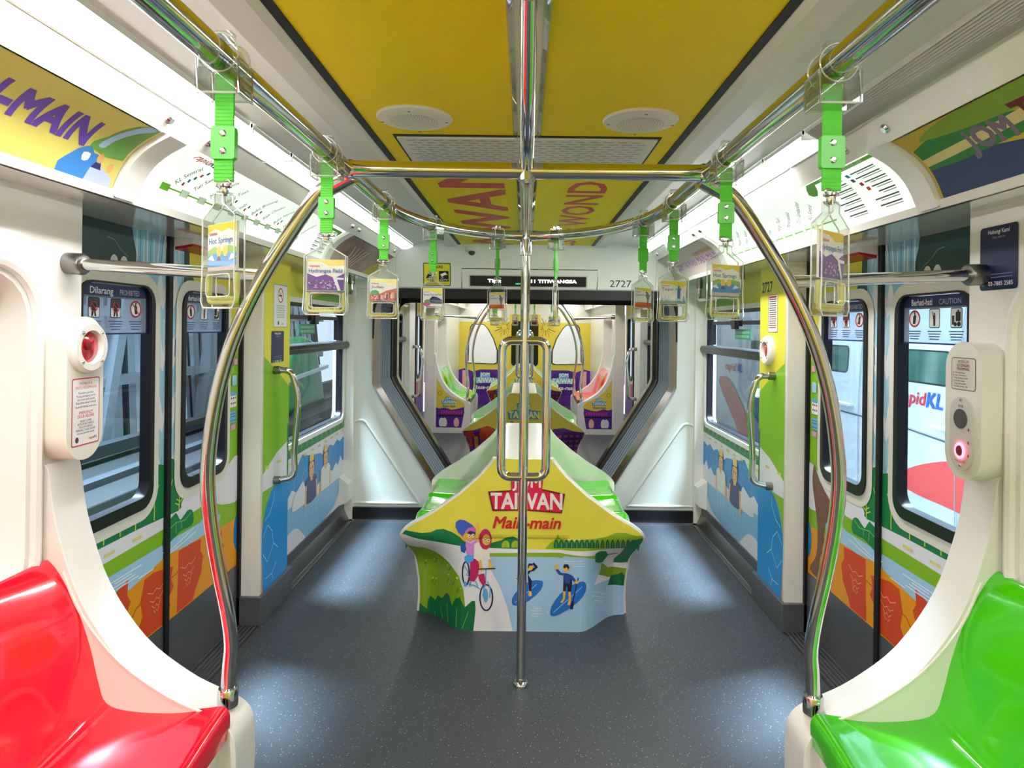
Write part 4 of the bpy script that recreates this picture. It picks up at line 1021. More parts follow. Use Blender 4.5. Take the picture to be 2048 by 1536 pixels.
# ---------------------------------------------------------------- hanging straps
CARDS = {}
def card_art(kind):
    A = Art(); w, h = .041, .034
    A.rect(-w, w, -h, h, '#ece9e4'); A.up()
    def title(t, col='#2f74b8'):
        A.up(); A.text('TAIWAN', -w+.004, h-.014, .0042, '#d0202c', bold=.02, align='l'); A.text(t, -w+.004, h-.024, .0085, col, bold=.015, align='l', w=min(.074, .0062*len(t)))
    if kind == 'springs':
        A.poly([(-w, h), (w, h), (w, h-.016), (.02, h-.008), (0, h-.012), (-.02, h-.006), (-w, h-.012)], '#ecd42c')
        A.poly([(-w, -.004), (-.02, .002), (0, -.006), (.02, .002), (w, -.002), (w, -.02), (-w, -.02)], '#8fb83a'); A.poly([(-w, -.012), (-.02, -.008), (0, -.012), (.02, -.008), (w, -.01), (w, -h), (-w, -h)], '#3d8fd2')
        A.up(); A.ell(-.008, -.006, .007, .008, '#eec040'); A.ell(.010, -.006, .007, .008, '#eec040'); A.poly([(-.016, -.02), (-.008, -.012), (0, -.02)], '#35357a'); A.poly([(-w, -.016), (-.028, -.010), (-.02, -.02)], '#e8eef4'); A.poly([(w, -.016), (.028, -.010), (.02, -.02)], '#e8eef4'); A.rect(-w, w, -h, -.028, '#c9b9b4')
        title('Hot Springs')
    if kind == 'field':
        A.poly([(-w, h), (w, h), (w, h-.012), (.01, h-.014), (-.01, h-.005), (-w, h-.004)], '#ecc92c')
        A.poly([(-w, .004), (-.02, -.004), (0, .002), (.02, -.006), (w, .004), (w, -h), (-w, -h)], '#6a2f96'); rnd = random.Random(2); A.up()
        for k in range(70): A.ell(rnd.uniform(-w+.003, .026), rnd.uniform(-h+.003, -.012), .0022, .0018, rnd.choice(['#c7b0d8', '#3a2450', '#8d7aa8', '#5a4470']), n=6)
        A.poly([(.016, -.004), (w, -.006), (w, -.010), (.026, -.010), (.034, -h), (.028, -h)], '#dfe4f2'); title('Hydrangea Field', '#3f5fb4')
    if kind == 'village':
        A.poly([(-w, h), (w, h), (w, h-.018), (0, h-.01), (-w, h-.004)], '#efe27a'); A.ell(-.026, -.010, .014, .010, '#3aa860'); A.poly([(-w, -.014), (-.01, -.012), (.01, -.002), (w, .006), (w, -h), (-w, -h)], '#c05a48'); rnd = random.Random(4); A.up()
        for k in range(45): x = rnd.uniform(-w+.003, w-.006); A.rect(x, x+.006, rnd.uniform(-h, -.018), rnd.uniform(-.014, -.006) if x > 0 else -.016, rnd.choice(['#8a3a34', '#d98a78', '#efc0b0', '#5a3a4a']))
        title('Jiufen', '#8a96b4')
    if kind == 'train':
        A.poly([(-w, h), (w, h), (w, h-.03), (0, h-.012), (-w, h-.008)], '#efe04a'); A.ell(-.02, -.016, .016, .008, '#5aa84a'); A.ell(-.026, -.026, .018, .008, '#c64a8a')
        A.poly([(-.012, -.006), (0, .003), (.02, 0), (w, -.010), (w, -.026), (-.008, -.024)], '#26345e'); A.up(); A.line([(-.008, -.012), (w, -.016)], .0015, '#8fa2d2'); title('Breezy Blue Express')
    if kind == 'rock':
        A.poly([(-w, h), (w, h), (w, h-.014), (0, h-.010), (-w, h-.006)], '#e8dc3c'); A.rect(-w, w, -h, -.018, '#e0621e'); A.up()
        A.poly([(.012, .022), (.022, .020), (.032, .006), (.028, -.008), (.024, -.028), (.018, -.028), (.020, -.008), (.012, .006), (.016, .012)], '#8a6a58', sm=2)
        for k in range(7): A.rect(-w+.003+k*.008, -w+.007+k*.008, -.026, -.016, '#ef8a3a')
        title("Queen's Head")
    if kind == 'tower':
        A.poly([(-w, h), (w, h), (w, h-.014), (.02, h-.02), (0, h-.010), (-w, h-.008)], '#e8d62c'); A.rect(-w, w, -h, -.022, '#86a890'); A.up()
        A.rect(.013, .023, -.028, .012, '#3b6fb4'); A.rect(.015, .021, .012, .020, '#3b6fb4'); A.line([(.018, .02), (.018, .031)], .0012, '#3b6fb4')
        rnd = random.Random(9)
        for k in range(16): x = -w+.003+k*.005; A.rect(x, x+.004, -.026, -.02+rnd.uniform(0, .010), rnd.choice(['#c5d2e4', '#7aa0c4', '#e4e8ee']))
        title('Taipei 101')
    return A
def strap(kind):
    t = thing('hanging_strap', 'x', 'strap', (0, 0, 0), group=None)
    # clamp on the rail
    b = MB(CLEAR); b.grid(lambda u, v: (.024*math.cos(2*PI*u)*1.12, -.019+.038*v, .024*math.sin(2*PI*u)*1.12), 20, 1, cu=True); b.grid(lambda u, v: (.021*math.cos(2*PI*u), -.019+.038*v, .021*math.sin(2*PI*u)), 20, 1, cu=True)
    b.box(-.032, -.026, -.024, .024, -.058, -.012); b.box(.026, .032, -.024, .024, -.058, -.012); b.box(-.012, .012, -.008, .008, .024, .036); b.box(-.03, .03, -.022, -.018, -.056, -.022); b.box(-.03, .03, .018, .022, -.056, -.022)
    b.use(EDGE)
    for x in (-.029, .029): b.tube([(x, -.024, -.058), (x, .024, -.058), (x, .024, -.012), (x, -.024, -.012)], .0022, 6, closed=True)
    for y in (-.02, .02): b.tube([(-.03, y, -.057), (.03, y, -.057)], .0018, 6); b.tube([(.0275*math.cos(a*PI/12), y, .0275*math.sin(a*PI/12)) for a in range(24)], .0012, 6, closed=True)
    b.build('rail_clamp', t, smooth=40)
    # webbing
    b = MB(STRAP)
    def web(u, v):
        z = -.024-.156*v; return ((u-.5)*.027, .0022+.0006*math.sin(v*180), z)
    b.grid(web, 1, 120); b.grid(lambda u, v: (web(u, v)[0], -web(u, v)[1], web(u, v)[2]), 1, 120)
    b.box(-.0135, .0135, -.002, .002, -.18, -.024); b.build('webbing', t, smooth=60)
    b = MB(BUCK); b.extr(rrect(-.0175, .0175, -.148, -.100, .004, 3), 'y', -.0055, .0055); b.build('strap_sleeve', t, bevel=.002)
    for z in (-.111, -.136):
        b = MB(CHROME); b.lathe((0, -.005, z), (0, -1, 0), [(.0052, 0), (.0052, .001), (.0035, .0028), (0, .003)], 12); b.build('rivet', t)
    b = MB(CHROME); b.tube([(.0185*math.cos(a)*(1 if abs(math.cos(a)) < .9 else 1), 0, -.1825+.0045*math.sin(a)) for a in [k*PI/10 for k in range(20)]], .0020, 8, closed=True)
    b.lathe((0, 0, -.200), (0, 0, 1), [(.004, 0), (.0065, .004), (.0065, .011), (.011, .013), (.011, .016)], 14); b.build('ring_swivel', t, smooth=60)
    # clear card holder and grip
    o1 = [(-.012, -.196), (-.012, -.212), (-.046, -.232), (-.046, -.310), (-.049, -.352), (-.042, -.362), (.042, -.362), (.049, -.352), (.046, -.310), (.046, -.232), (.012, -.212), (.012, -.196)]
    win = rrect(-.034, .034, -.346, -.314, .007, 4)
    b = MB(CLEAR); b.extr(o1, 'y', -.0075, .0075, hole=win);
    b.use(EDGE)
    for y in (-.0075, .0075): b.tube([(x, y, z) for x, z in o1[:-1]+[(.012, -.2)]], .0013, 6, closed=True); b.tube([(x, y, z) for x, z in win], .0010, 6, closed=True)
    b.build('clear_holder', t, smooth=40)
    b = MB(GRIPY); b.tube(fillet([(-.040, 0, -.312), (-.041, 0, -.354), (.041, 0, -.354), (.040, 0, -.312)], .010, 4), .0034, 8)
    for k in range(9): b.ball((-.028+k*.007, 0, -.3485), .0035, 1, 8)
    b.build('yellow_grip', t, smooth=60)
    b = MB(mat('card_backing', '#f0eeea', rough=.4)); b.box(-.0415, .0415, -.0016, .0016, -.3085, -.2395); c = b.build('picture_card', t, smooth=None)
    A = card_art(kind); A.build('card_print', lambda u, v, o: (u, -.0016-o, v-.274), c, step=.00002, base=.0003)
    return t
STR = []
def straps(car):
    data = [('springs', -.438, .94, -38, 'hot springs card, nearest on the left rail'), ('field', -.445, 1.448, 0, 'purple hydrangea field card, second on the left rail'),
            ('village', -.442, 2.02, 0, 'red hillside village card, third on the left rail'), ('train', -.352, 2.47, -22, 'dark blue train card where the left rail starts to curve'),
            ('rock', -.118, 2.705, -38, 'brown stone and orange card left of the centre pole'), ('rock', .125, 2.703, 82, 'card seen edge-on just right of the centre pole'),
            ('rock', .415, 2.30, 35, 'brown stone and orange card on the right curve of the rail'), ('tower', .445, 1.96, 12, 'blue tower card, third on the right rail'),
            ('springs', .445, 1.45, 27, 'hot springs card, second on the right rail'), ('field', .445, .95, 42, 'purple and grey card, nearest on the right rail')]
    for i, (k, x, y, a, lab) in enumerate(data):
        if k not in PROTO:
            PROTO[k] = strap(k); o = PROTO[k]
        else: o = copy_tree(PROTO[k])
        if car: a = (i*37) % 90-45
        M = T @ Matrix.Translation((x, y, 1.885)) @ Matrix.Rotation(R(a)+(PI if car else 0), 4, 'Z')
        o.matrix_world = M
        # clamp follows the rail, not the strap
        sn = max(0, (y-2.05)/.68); ra = math.atan2(-.445*sn, .68*(-x/.445)) if sn else 0
        for ch in o.children:
            if ch.name.startswith(('rail_clamp', 'webbing', 'strap_sleeve', 'rivet')): ch.rotation_euler = (0, 0, ra-R(data[i][3] if not car else a))
        o['label'] = ('green hanging strap with ' + lab) if car == 0 else 'small green hanging strap far off in the second car, %s' % ['first on the right side', 'second on the right side', 'third on the right side', 'at the right bend', 'near the middle, right', 'near the middle, left', 'at the left bend', 'third on the left side', 'second on the left side', 'first on the left side'][i]
        o['category'] = 'strap'
        o['group'] = 'hanging straps on the rail of the %s car' % WH[car]
PROTO = {}

# ---------------------------------------------------------------- fittings
def panels(s, car):
    """curved adverts and route map in the cove"""
    w = WH[car]; side = {0: {-1: 'left', 1: 'right'}, 1: {-1: 'right', 1: 'left'}}[car][s]
    cm = covemap(s)
    def sheet(m, y0, y1, t):
        b = MB(m); b.grid(lambda u, v: cm(y0+(y1-y0)*u, .04+.92*v, .004), 6, 23); b.grid(lambda u, v: cm(y0+(y1-y0)*u, .04+.92*v, .001), 6, 23); return b.build('film_sheet', t, smooth=60)
    t = thing('advert_panel', ('curved yellow advert with purple lettering and hot spring scene above the left bench' if s < 0 else 'curved advert with green hill, blue foreground and letters above the right bench') if car == 0 else 'curved advert panel over the %s bench of the far car' % side, 'advert', (s*1.1, .9, 1.94))
    sheet(flat('#d9cf6a') if s < 0 else flat('#c3a82e'), .07, 1.79, t)
    A = Art(flip=s > 0)
    if car == 0 and s < 0:
        A.text('JOM TAIWAN MAIN-MAIN', 1.02, .56, .32, '#6a4ab0', bold=.055, w=1.20); A.up(); q = lambda l: [(1.57+(u-1.36)*.5, v) for u, v in l]
        A.poly(q([(1.36, .03), (1.42, .28), (1.47, .38), (1.52, .42), (1.56, .36), (1.62, .34), (1.70, .10), (1.78, .03)]), '#3f86d0', sm=2)
        A.poly(q([(1.50, .42), (1.56, .60), (1.64, .90), (1.78, .96), (1.78, .4)]), '#6fa64e', sm=2); A.up()
        A.poly(q([(1.55, .46), (1.58, .62), (1.66, .90), (1.72, .97), (1.76, .93), (1.69, .80), (1.62, .58), (1.60, .46)]), '#a8c8ea', sm=2); A.poly(q([(1.56, .03), (1.58, .2), (1.64, .25), (1.76, .16), (1.78, .03)]), '#b9c4e6'); A.poly(q([(1.49, .33), (1.54, .34), (1.54, .26), (1.50, .24)]), '#e8e4ee', sm=2)
        A.ell(1.70, .33, .012, .06, '#e0b06a'); A.ell(1.75, .26, .010, .06, '#e0b06a'); A.poly(q([(1.58, .20), (1.60, .27), (1.64, .27), (1.66, .20)]), '#2b2f6a')
    elif car == 0:
        A.poly([(.07, 0.03), (.07, .3), (.9, .3), (1.2, .28), (1.4, .34), (1.6, .46), (1.79, .60), (1.79, .03)], '#34446e', sm=2); A.poly([(1.2, .5), (1.4, .66), (1.6, .80), (1.79, .70), (1.79, .40), (1.5, .42)], '#2f7d3c', sm=2)
        A.poly([(1.2, .9), (1.35, .97), (1.6, .93), (1.72, .80), (1.5, .70), (1.3, .72)], '#7fa01c', sm=3); A.up()
        A.poly([(1.79, .45), (1.5, .52), (1.25, .60), (1.0, .70), (.9, .80), (1.1, .84), (1.3, .72), (1.6, .60), (1.79, .55)], '#d9c48a', sm=2); A.up()
        A.text('JOM', 1.53, .56, .26, '#7b6a7a', bold=.05, w=.15); A.text('TAIWAN', 1.25, .62, .30, '#6a1f22', bold=.05, w=.34)
    A.build('printed_advert', lambda u, v, o: cm(u, v, .004+o), t, grid=(None, .04), inside=[(.08, .04), (1.78, .04), (1.78, .96), (.08, .96)])
    t = thing('route_map', 'white backlit route map with a green line, %s side of the %s car' % (side, w), 'map', (s*1.1, 2.75, 1.94))
    sheet(MAPW, 1.89, 3.63, t)
    if car == 0:
        A = Art(flip=s > 0); g = '#6cc02c'; st = ['KL Sentral', 'Tun Sambanthan', 'Maharajalela', 'Hang Tuah', 'Imbi', 'Bukit Bintang', 'Raja Chulan', 'Bukit Nanas', 'Medan Tuanku', 'Chow Kit', 'Titiwangsa']
        if s < 0:
            A.text('rapid', 2.045, .90, .10, '#c8202e', bold=.015, w=.085, shear=.2); A.text('KL', 2.115, .90, .10, '#1f3a8a', bold=.02, w=.045, shear=.2)
            A.line([(1.99, .30), (3.16, .30)], .022, g); A.up()
            for k, n in enumerate(st):
                y = 2.01+k*.114; A.rect(y-.022, y+.022, .25, .35, g if k == 0 else '#e6f6e0'); A.line([(y-.022, .25), (y+.022, .25), (y+.022, .35), (y-.022, .35)], .004, g, closed=True)
                A.mtext(n, y+.045, .38, .021, '#2a2a30', R(58), .78)
                if k in (0, 3, 4, 5, 7, 8):
                    for j in range(6 if k == 0 else 2): A.rect(y+.070+j*.016, y+.082+j*.016, .40+j*.075, .455+j*.075, ['#c8402e', '#2a6fa0', '#2c8a5a'][j % 3])
            x0 = 3.38
        else:
            A.line([(2.36, .22), (3.60, .22)], .022, g); A.up()
            for k, n in enumerate(st):
                y = 2.53+k*.103; A.rect(y-.016, y+.016, .17, .27, '#e6f6e0'); A.line([(y-.016, .17), (y+.016, .17), (y+.016, .27), (y-.016, .27)], .004, g, closed=True)
                A.mtext(n, y+.012, .33, .021, '#2a2a30', R(36), .78)
            A.rect(1.90, 2.34, .90, .97, g, .01); A.poly([(2.30, .96), (2.34, .96), (2.40, .78), (2.36, .70), (2.30, .88)], g, sm=2); A.up(); A.text('rapid KL', 2.20, .935, .045, '#f4fbf0', bold=.02, w=.09); A.text('KL MONORAIL LINE', 2.05, .935, .045, '#eaf6e0', w=.17)
            x0 = 1.92
        n = 0; rnd = random.Random(6)
        for c in range(2):
            for k in range(7):
                xx = x0+.03+c*.20 if s > 0 else x0+.02+c*.12; z = .80-k*.10; L = rnd.uniform(.09, .15) if s > 0 else .08
                A.line([(xx, z), (xx+L, z)], .020, '#4a4a52'); A.line([(xx, z-.035), (xx+L*.8, z-.035)], .014, '#a9a9ad')
                if s > 0 and c == 0 and k < 4: A.rect(xx+L+.012, xx+L+.030, z-.04, z+.02, ['#1f9aa0', '#1f5f9a', '#d0302e', '#e0603e'][k])
        if s < 0: A.poly([(3.37, .90), (3.60, .90), (3.61, .80), (3.60, .70), (3.57, .82), (3.37, .84)], g)
        A.build('printed_map', lambda u, v, o: cm(u, v, .004+o), t, grid=(None, .04), inside=[(1.895, .04), (3.625, .04), (3.625, .96), (1.895, .96)])
    t = thing('advert_panel', 'curved %s advert by the gangway on the %s side, %s car' % ('brown rock photo' if s < 0 else 'pale photo', side, w), 'advert', (s*1.1, 4.3, 1.94))
    sheet(mat('print_rock_photo', '#8a6f66', rough=.25, noise=.6, nscale=9) if s < 0 else flat('#cdbfb4'), 3.74, 4.98, t)
    A = Art(flip=s > 0)
    if s > 0: A.text('JOM TAIWAN MAIN-MAIN', 4.25, .40, .22, '#9a5aa8', bold=.02, w=.95); A.text('JOM TAIWAN', 3.98, .62, .14, '#d0784a', w=.4)
    else:
        A.poly([(4.5, .04), (4.98, .04), (4.98, .96), (4.8, .5)], '#b8a23a'); A.up()
        for k in range(5): A.line([(4.0+.05*k, .1), (4.1+.06*k, .4), (4.05+.09*k, .7)], .02, '#c9a498', sm=4)
    A.build('printed_advert', lambda u, v, o: cm(u, v, .004+o), t, grid=(None, .04))
def slanted(body, h, lean):
    """station name set rising at an angle; returns triangles about its lower left corner"""
    tr, x0, x1 = glyphs(body, 0); k = h/.7
    if lean: return [tuple(((p[0]-x0)*k*.42+0*p[1], (p[0]-x0)*k*.85*1.0+p[1]*k*1.6) for p in t) for t in tr]
    return [tuple(((p[0]-x0)*k*.42, p[1]*k) for p in t) for t in tr]

def lights(s, car):
    w = WH[car]; side = {0: {-1: 'left', 1: 'right'}, 1: {-1: 'right', 1: 'left'}}[car][s]
    segs = [(-1.5, .28), (.30, 1.98), (2.0, 2.32), (2.34, 4.42), (4.44, 4.9)] if car == 0 else [(-1.5, .28), (.30, 2.2), (2.34, 4.42)]
    for k, (a, c) in enumerate(segs):
        if car == 0:
            m = {-1: [LAMP, LAMP, LAMP2, LAMP2, LAMP2], 1: [LAMP, RIB, LAMP2, LAMP, LAMP2]}[s][k]
        else: m = LAMP3
        st = 'brightly glowing' if m in (LAMP, LAMP3) else ('unlit ribbed' if m is RIB else 'dim glossy')
        pos = (['above the bench behind the viewer', 'over the front advert', 'short piece by the rail crossbar', 'over the rear map half', 'last short piece by the gangway'] if car == 0 else ['nearest the cab wall', 'middle piece', 'nearest the gangway'])[k]
        t = thing('ceiling_light', '%s strip light in the %s cove, %s, %s car' % (st, side, pos, w), 'light', (s*.9, (a+c)/2, 2.11))
        P0, P1 = Vector((.848, 2.106)), Vector((.940, 2.084)); n = 14 if m is RIB else 8
        def fn(u, v, bulge=.011):
            p = P0.lerp(P1, v); q = bulge*math.sin(PI*v)+(.0018*math.sin(v*n*2*PI) if m is RIB else 0)
            return (s*(p.x-.23*q), a+(c-a)*u, p.y-.97*q-.002)
        b = MB(m); b.grid(fn, 1, 56 if m is RIB else 10); b.build('diffuser', t, smooth=60)
        b = MB(PANEL); b.extr([(s*.842, 2.116), (s*.848, 2.102), (s*.852, 2.106), (s*.852, 2.118)], 'y', a, c); b.extr([(s*.938, 2.098), (s*.936, 2.082), (s*.944, 2.080), (s*.946, 2.098)], 'y', a, c)
        b.box(s*.845, s*.943, a, a+.006, 2.088, 2.12); b.build('lamp_frame', t)
def ceiling_things(car):
    w = WH[car]
    for s in (-1, 1):
        t = thing('ceiling_speaker', 'round white perforated speaker grille in the yellow ceiling, %s, %s car' % ('left of the centre tube' if (s < 0) == (car == 0) else 'right of the centre tube', w), 'speaker', (s*.335, 1.93, ZC))
        b = MB(mat('speaker_white', '#e4e2d2', rough=.4)); b.lathe((s*.335, 1.93, ZC), (0, 0, -1), [(.112, 0), (.112, .004), (.108, .007), (0, .007)], 40); b.build('grille_plate', t)
        A = Art(); g = flat('#9a988a')
        for r in range(8):
            for k in range(6+r*7):
                a = 2*PI*k/(6+r*7)+r; rr = .008+r*.0085; A.ell(s*.335+rr*math.cos(a), 1.93+rr*math.sin(a), .0022, .0022, g, n=5)
        for a in range(4): A.ell(s*.335+.095*math.cos(a*PI/2), 1.93+.095*math.sin(a*PI/2), .005, .005, '#4a4840', n=8)
        A.build('perforations', lambda u, v, o: (u, v, ZC-.007-o), t)
    t = thing('ceiling_vent', 'white slotted vent plate across the yellow ceiling before the red letters, %s car' % w, 'vent', (0, 2.33, ZC))
    b = MB(BLACK); b.box(-.435, .435, 2.10, 2.56, ZC-.003, ZC); b.use(mat('vent_white', '#dcdcd2', rough=.35)); b.box(-.425, .425, 2.115, 2.55, ZC-.008, ZC-.002); b.build('vent_plate', t, smooth=None)
    A = Art()
    for j in range(16):
        for k in range(18):
            x = -.40+k*.0465+(.02 if j % 2 else 0); y = 2.135+j*.026
            if x < .39: A.rect(x, x+.030, y, y+.0045, '#55534b')
    A.build('slots', lambda u, v, o: (u, v, ZC-.008-o), t)
    for k, (a, c) in enumerate(((-1.5, 2.06), (2.64, 4.85))):
        t = thing('ceiling_channel', 'clear glossy channel strip on the ceiling above the centre tube, %s piece, %s car' % (['front', 'rear'][k], w), 'trim', (0, (a+c)/2, ZC))
        b = MB(mat('channel_base', '#d8d4c2', rough=.25)); b.box(-.045, .045, a, c, ZC-.006, ZC); b.build('channel_base', t, bevel=.002)
        b = MB(CLEAR)
        for q in (-1, 1): b.extr([(q*.045, ZC-.006), (q*.04, ZC-.022), (q*.030, ZC-.026), (q*.028, ZC-.018), (q*.036, ZC-.006)], 'y', a, c)
        b.build('clear_cover', t)
def header(car):
    w = WH[car]
    def hm(u, v, o): # header face between z 1.80@5.0 and 2.02@4.96
        f = (v-1.80)/.22; return (u, 5.0-.04*f-o, v)
    t = thing('destination_display', 'black destination display with white letters on the bulkhead, %s car' % w, 'display', (0, 4.98, 1.85))
    A = Art(flip=car == 1)
    k = DARKG
    A.line([(-.49, 1.795), (-.49, 1.945), (.55, 1.945), (.55, 1.795)], .006, k); A.rect(-.435, .475, 1.805, 1.90, '#b9b8ac', .006); A.up(); A.rect(-.425, .465, 1.815, 1.892, '#07080b', .004)
    A.build('display_frame', hm, t)
    A = Art()
    A.L = 2; A.text('Tips:', -.24, 1.856, .024, SCRT, bold=.03, w=.10); A.text('MR11 TITIWANGSA', .18, 1.856, .024, SCRT, bold=.03, w=.42); A.text('NEXT', -.05, 1.835, .012, mat('dim_green_text', (.1, .7, .3, 1), emit=.6), w=.05)
    if car == 0: A.build('display_text', hm, t, base=.002)
    if car == 0:
        t = thing('cctv_notice', 'yellow and black CCTV warning notice on the bulkhead left of the display', 'sign', (-.68, 4.98, 1.89))
        A = Art(); A.rect(-.785, -.575, 1.812, 1.985, '#1a1a14', .006); A.up(); A.rect(-.779, -.581, 1.818, 1.979, '#e0d62a', .004); A.up()
        A.text('AWAS', -.68, 1.955, .022, '#1a1a14', bold=.03, w=.09); A.rect(-.665, -.59, 1.845, 1.925, '#0e0e10', .004); A.poly([(-.765, 1.87), (-.735, 1.93), (-.705, 1.87)], '#1a1a14'); A.text('KAWASAN INI DIPANTAU', -.68, 1.829, .008, '#1a1a14', w=.17)
        for q in range(3): A.line([(-.76, 1.862-q*.009), (-.70, 1.862-q*.009)], .004, '#3a3a24')
        A.L += 1; A.text('CCTV', -.628, 1.857, .014, '#f2f2f2', bold=.02, w=.06); A.poly([(-.655, 1.90), (-.615, 1.915), (-.605, 1.90), (-.645, 1.882)], '#f2f2f2'); A.line([(-.635, 1.885), (-.632, 1.872), (-.65, 1.872)], .004, '#f2f2f2'); A.poly([(-.606, 1.90), (-.598, 1.902), (-.602, 1.892)], '#f2f2f2')
        A.build('sticker', hm, t)
        A = Art(); A.text('2727', .73, 1.845, .052, '#1c1c20', bold=.0, w=.165); o = A.build('car_number', hm, None); tag(o, 'black car number 2727 on the bulkhead right of the display', 'sign')
        t = thing('security_camera', 'small white dome camera with dark lens at the top of the bulkhead', 'camera', (-.41, 4.93, 2.06))
        b = MB(mat('camera_white', '#dcdccf', rough=.35)); b.lathe((-.41, 4.93, 2.085), (0, -.35, -1), [(.058, -.03), (.058, .0), (.05, .014), (.03, .022), (0, .022)], 28); b.build('housing', t)
        b = MB(mat('camera_dome', '#101014', rough=.05, coat=1)); b.ball((-.41, 4.92, 2.066), .027, 1, 20); b.build('lens_dome', t, smooth=80)
    else:
        o = None
def pods(car):
    if car: return
    # left: emergency door release; right: intercom
    for s in (-1, 1):
        if s < 0: t = thing('emergency_release', 'cream emergency door release box with red window by the left door', 'emergency handle', (s*1.27, 1.78, 1.3))
        else: t = thing('intercom', 'cream passenger intercom with round speaker and glowing red button by the right door', 'intercom', (s*1.27, 1.78, 1.3))
        z0, z1 = (1.125, 1.515) if s < 0 else (1.10, 1.475)
        b = MB(CREAM); b.extr(rrect(1.705, 1.852, z0, z1, .072, 10), 'x', s*1.20, s*1.272); b.build('housing', t, bevel=.014)
        mp = sidemap(s, 1.20)
        if s < 0:
            c = (1.779, 1.432)
            b = MB(WHITE); b.lathe((s*1.20, c[0], c[1]), (-s, 0, 0), [(.072, -.002), (.072, .010), (.064, .018), (.046, .018), (.044, .008), (.043, .004)], 36); b.build('cover_ring', t)
            b = MB(REDL); b.lathe((s*1.20, c[0], c[1]), (-s, 0, 0), [(.044, 0), (.044, .004), (.030, .009), (0, .011)], 30); b.build('red_window', t)
            b = MB(mat('lever_red', '#7a0c18', rough=.3)); b.lathe((s*1.188, c[0]-.012, c[1]+.004), (-s, 0, 0), [(.012, 0), (.012, .004), (0, .006)], 14); b.build('release_knob', t)
            for q in range(4):
                a = PI/4+q*PI/2; b = MB(CHROME); b.lathe((s*1.182, c[0]+.055*math.cos(a), c[1]+.055*math.sin(a)), (-s, 0, 0), [(.005, 0), (.004, .003), (0, .004)], 10); b.build('screw', t)
            A = Art(flip=False); A.rect(1.724, 1.836, 1.165, 1.348, '#c8324a', .006); A.up(); A.rect(1.727, 1.833, 1.168, 1.345, '#eceae8', .005); A.up()
            for tx, z, h, col, wd in (('PEMBUKA', 1.333, .008, '#c8202e', .05), ('PINTU KECEMASAN', 1.322, .008, '#c8202e', .085), ('Pecahkan penutup', 1.308, .006, '#2f2f86', .06), ('Pusing pemegang merah', 1.299, .006, '#2f2f86', .075), ('(ikut arah anak panah)', 1.290, .006, '#2f2f86', .07), ('Buka pintu secara manual', 1.281, .006, '#2f2f86', .08),
                ('Denda RM 500 jika disalah guna', 1.270, .005, '#1a1a1e', .085), ('EMERGENCY', 1.254, .008, '#c8202e', .055), ('DOOR RELEASE', 1.244, .008, '#c8202e', .065), ('BREAK COVER', 1.231, .006, '#5a5a8a', .045), ('ROTATE RED HANDLE', 1.223, .006, '#5a5a8a', .065), ('(FOLLOW ARROW)', 1.215, .006, '#5a5a8a', .055), ('MANUALLY SLIDE DOORS', 1.207, .006, '#5a5a8a', .078), ('FINE RM 500 FOR MISUSE', 1.198, .004, '#1a1a1e', .07)):
                A.text(tx, 1.78, z, h, col, w=wd, bold=.01)
            A.ell(1.745, 1.182, .007, .008, '#4a4a52'); A.text('rapid', 1.803, 1.182, .007, '#c8202e', w=.022); A.text('KL', 1.822, 1.182, .007, '#1f3a8a', w=.012)
            A.build('instruction_label', mp, t)
        else:
            b = MB(mat('intercom_plate', '#d0d0c8', rough=.35, metal=.0)); b.extr(rrect(1.732, 1.822, 1.125, 1.325, .044, 8), 'x', s*1.194, s*1.20); b.build('face_plate', t, bevel=.002)
            b = MB(mat('speaker_grey', '#6b6b68', rough=.6)); b.lathe((s*1.194, 1.777, 1.265), (-s, 0, 0), [(.027, 0), (.027, .002), (0, .002)], 30); b.build('speaker_disc', t)
            A = Art(flip=True)
            for k in range(5): A.line([(1.777+(.005+.005*k)*math.cos(q*PI/10), 1.265+(.005+.005*k)*math.sin(q*PI/10)) for q in range(20)], .0016, '#34343a', closed=True)
            A.build('speaker_rings', sidemap(s, 1.192), t)
            b = MB(LED); b.tube([(s*1.192, 1.777+.016*math.cos(q*PI/10), 1.178+.019*math.sin(q*PI/10)) for q in range(20)], .0035, 6, closed=True); b.build('glowing_ring', t, smooth=60)
            b = MB(mat('call_button', '#7a1022', rough=.3)); b.lathe((s*1.194, 1.777, 1.178), (-s, 0, 0), [(.014, 0), (.014, .004), (0, .005)], 20); b.build('call_button', t)
            for z in (1.137, 1.316):
                b = MB(CHROME); b.lathe((s*1.194, 1.777, z), (-s, 0, 0), [(.005, 0), (.004, .002), (0, .003)], 10); b.build('screw', t)
            A = Art(flip=True); A.text('SOS', 1.777, 1.300, .007, '#a02030', bold=.02, w=.02); A.text('Press to Talk', 1.777, 1.150, .007, '#a02030', w=.042)
            for z in (1.235, 1.20, 1.165): A.rect(1.742, 1.747, z, z+.008, '#a02030')
            A.build('engraved_text', sidemap(s, 1.194), t)
            A = Art(flip=True); A.rect(1.728, 1.826, 1.343, 1.432, '#5a2a34', .008); A.up(); A.rect(1.730, 1.824, 1.345, 1.430, '#d9d5cb', .006); A.up()
            for tx, z, h, wd in (('INTERKOM', 1.421, .008, .042), ('KECEMASAN', 1.411, .008, .05), ('PENUMPANG', 1.401, .008, .05)): A.text(tx, 1.777, z, h, '#8a1f2c', w=wd, bold=.02)
            for k, tx in enumerate(('Untuk berhubung dengan', 'Stesen Terminal:', '1. Tekan butang sekali', '2. Lampu akan menyala', '3. Tunggu arahan operator', '4. Bercakap dengan jelas')): A.text(tx, 1.820, 1.391-k*.0075, .005, '#5a2a34', w=.05+.006*(k % 3), align='l', bold=.01)
            A.build('instruction_label', mp, t)
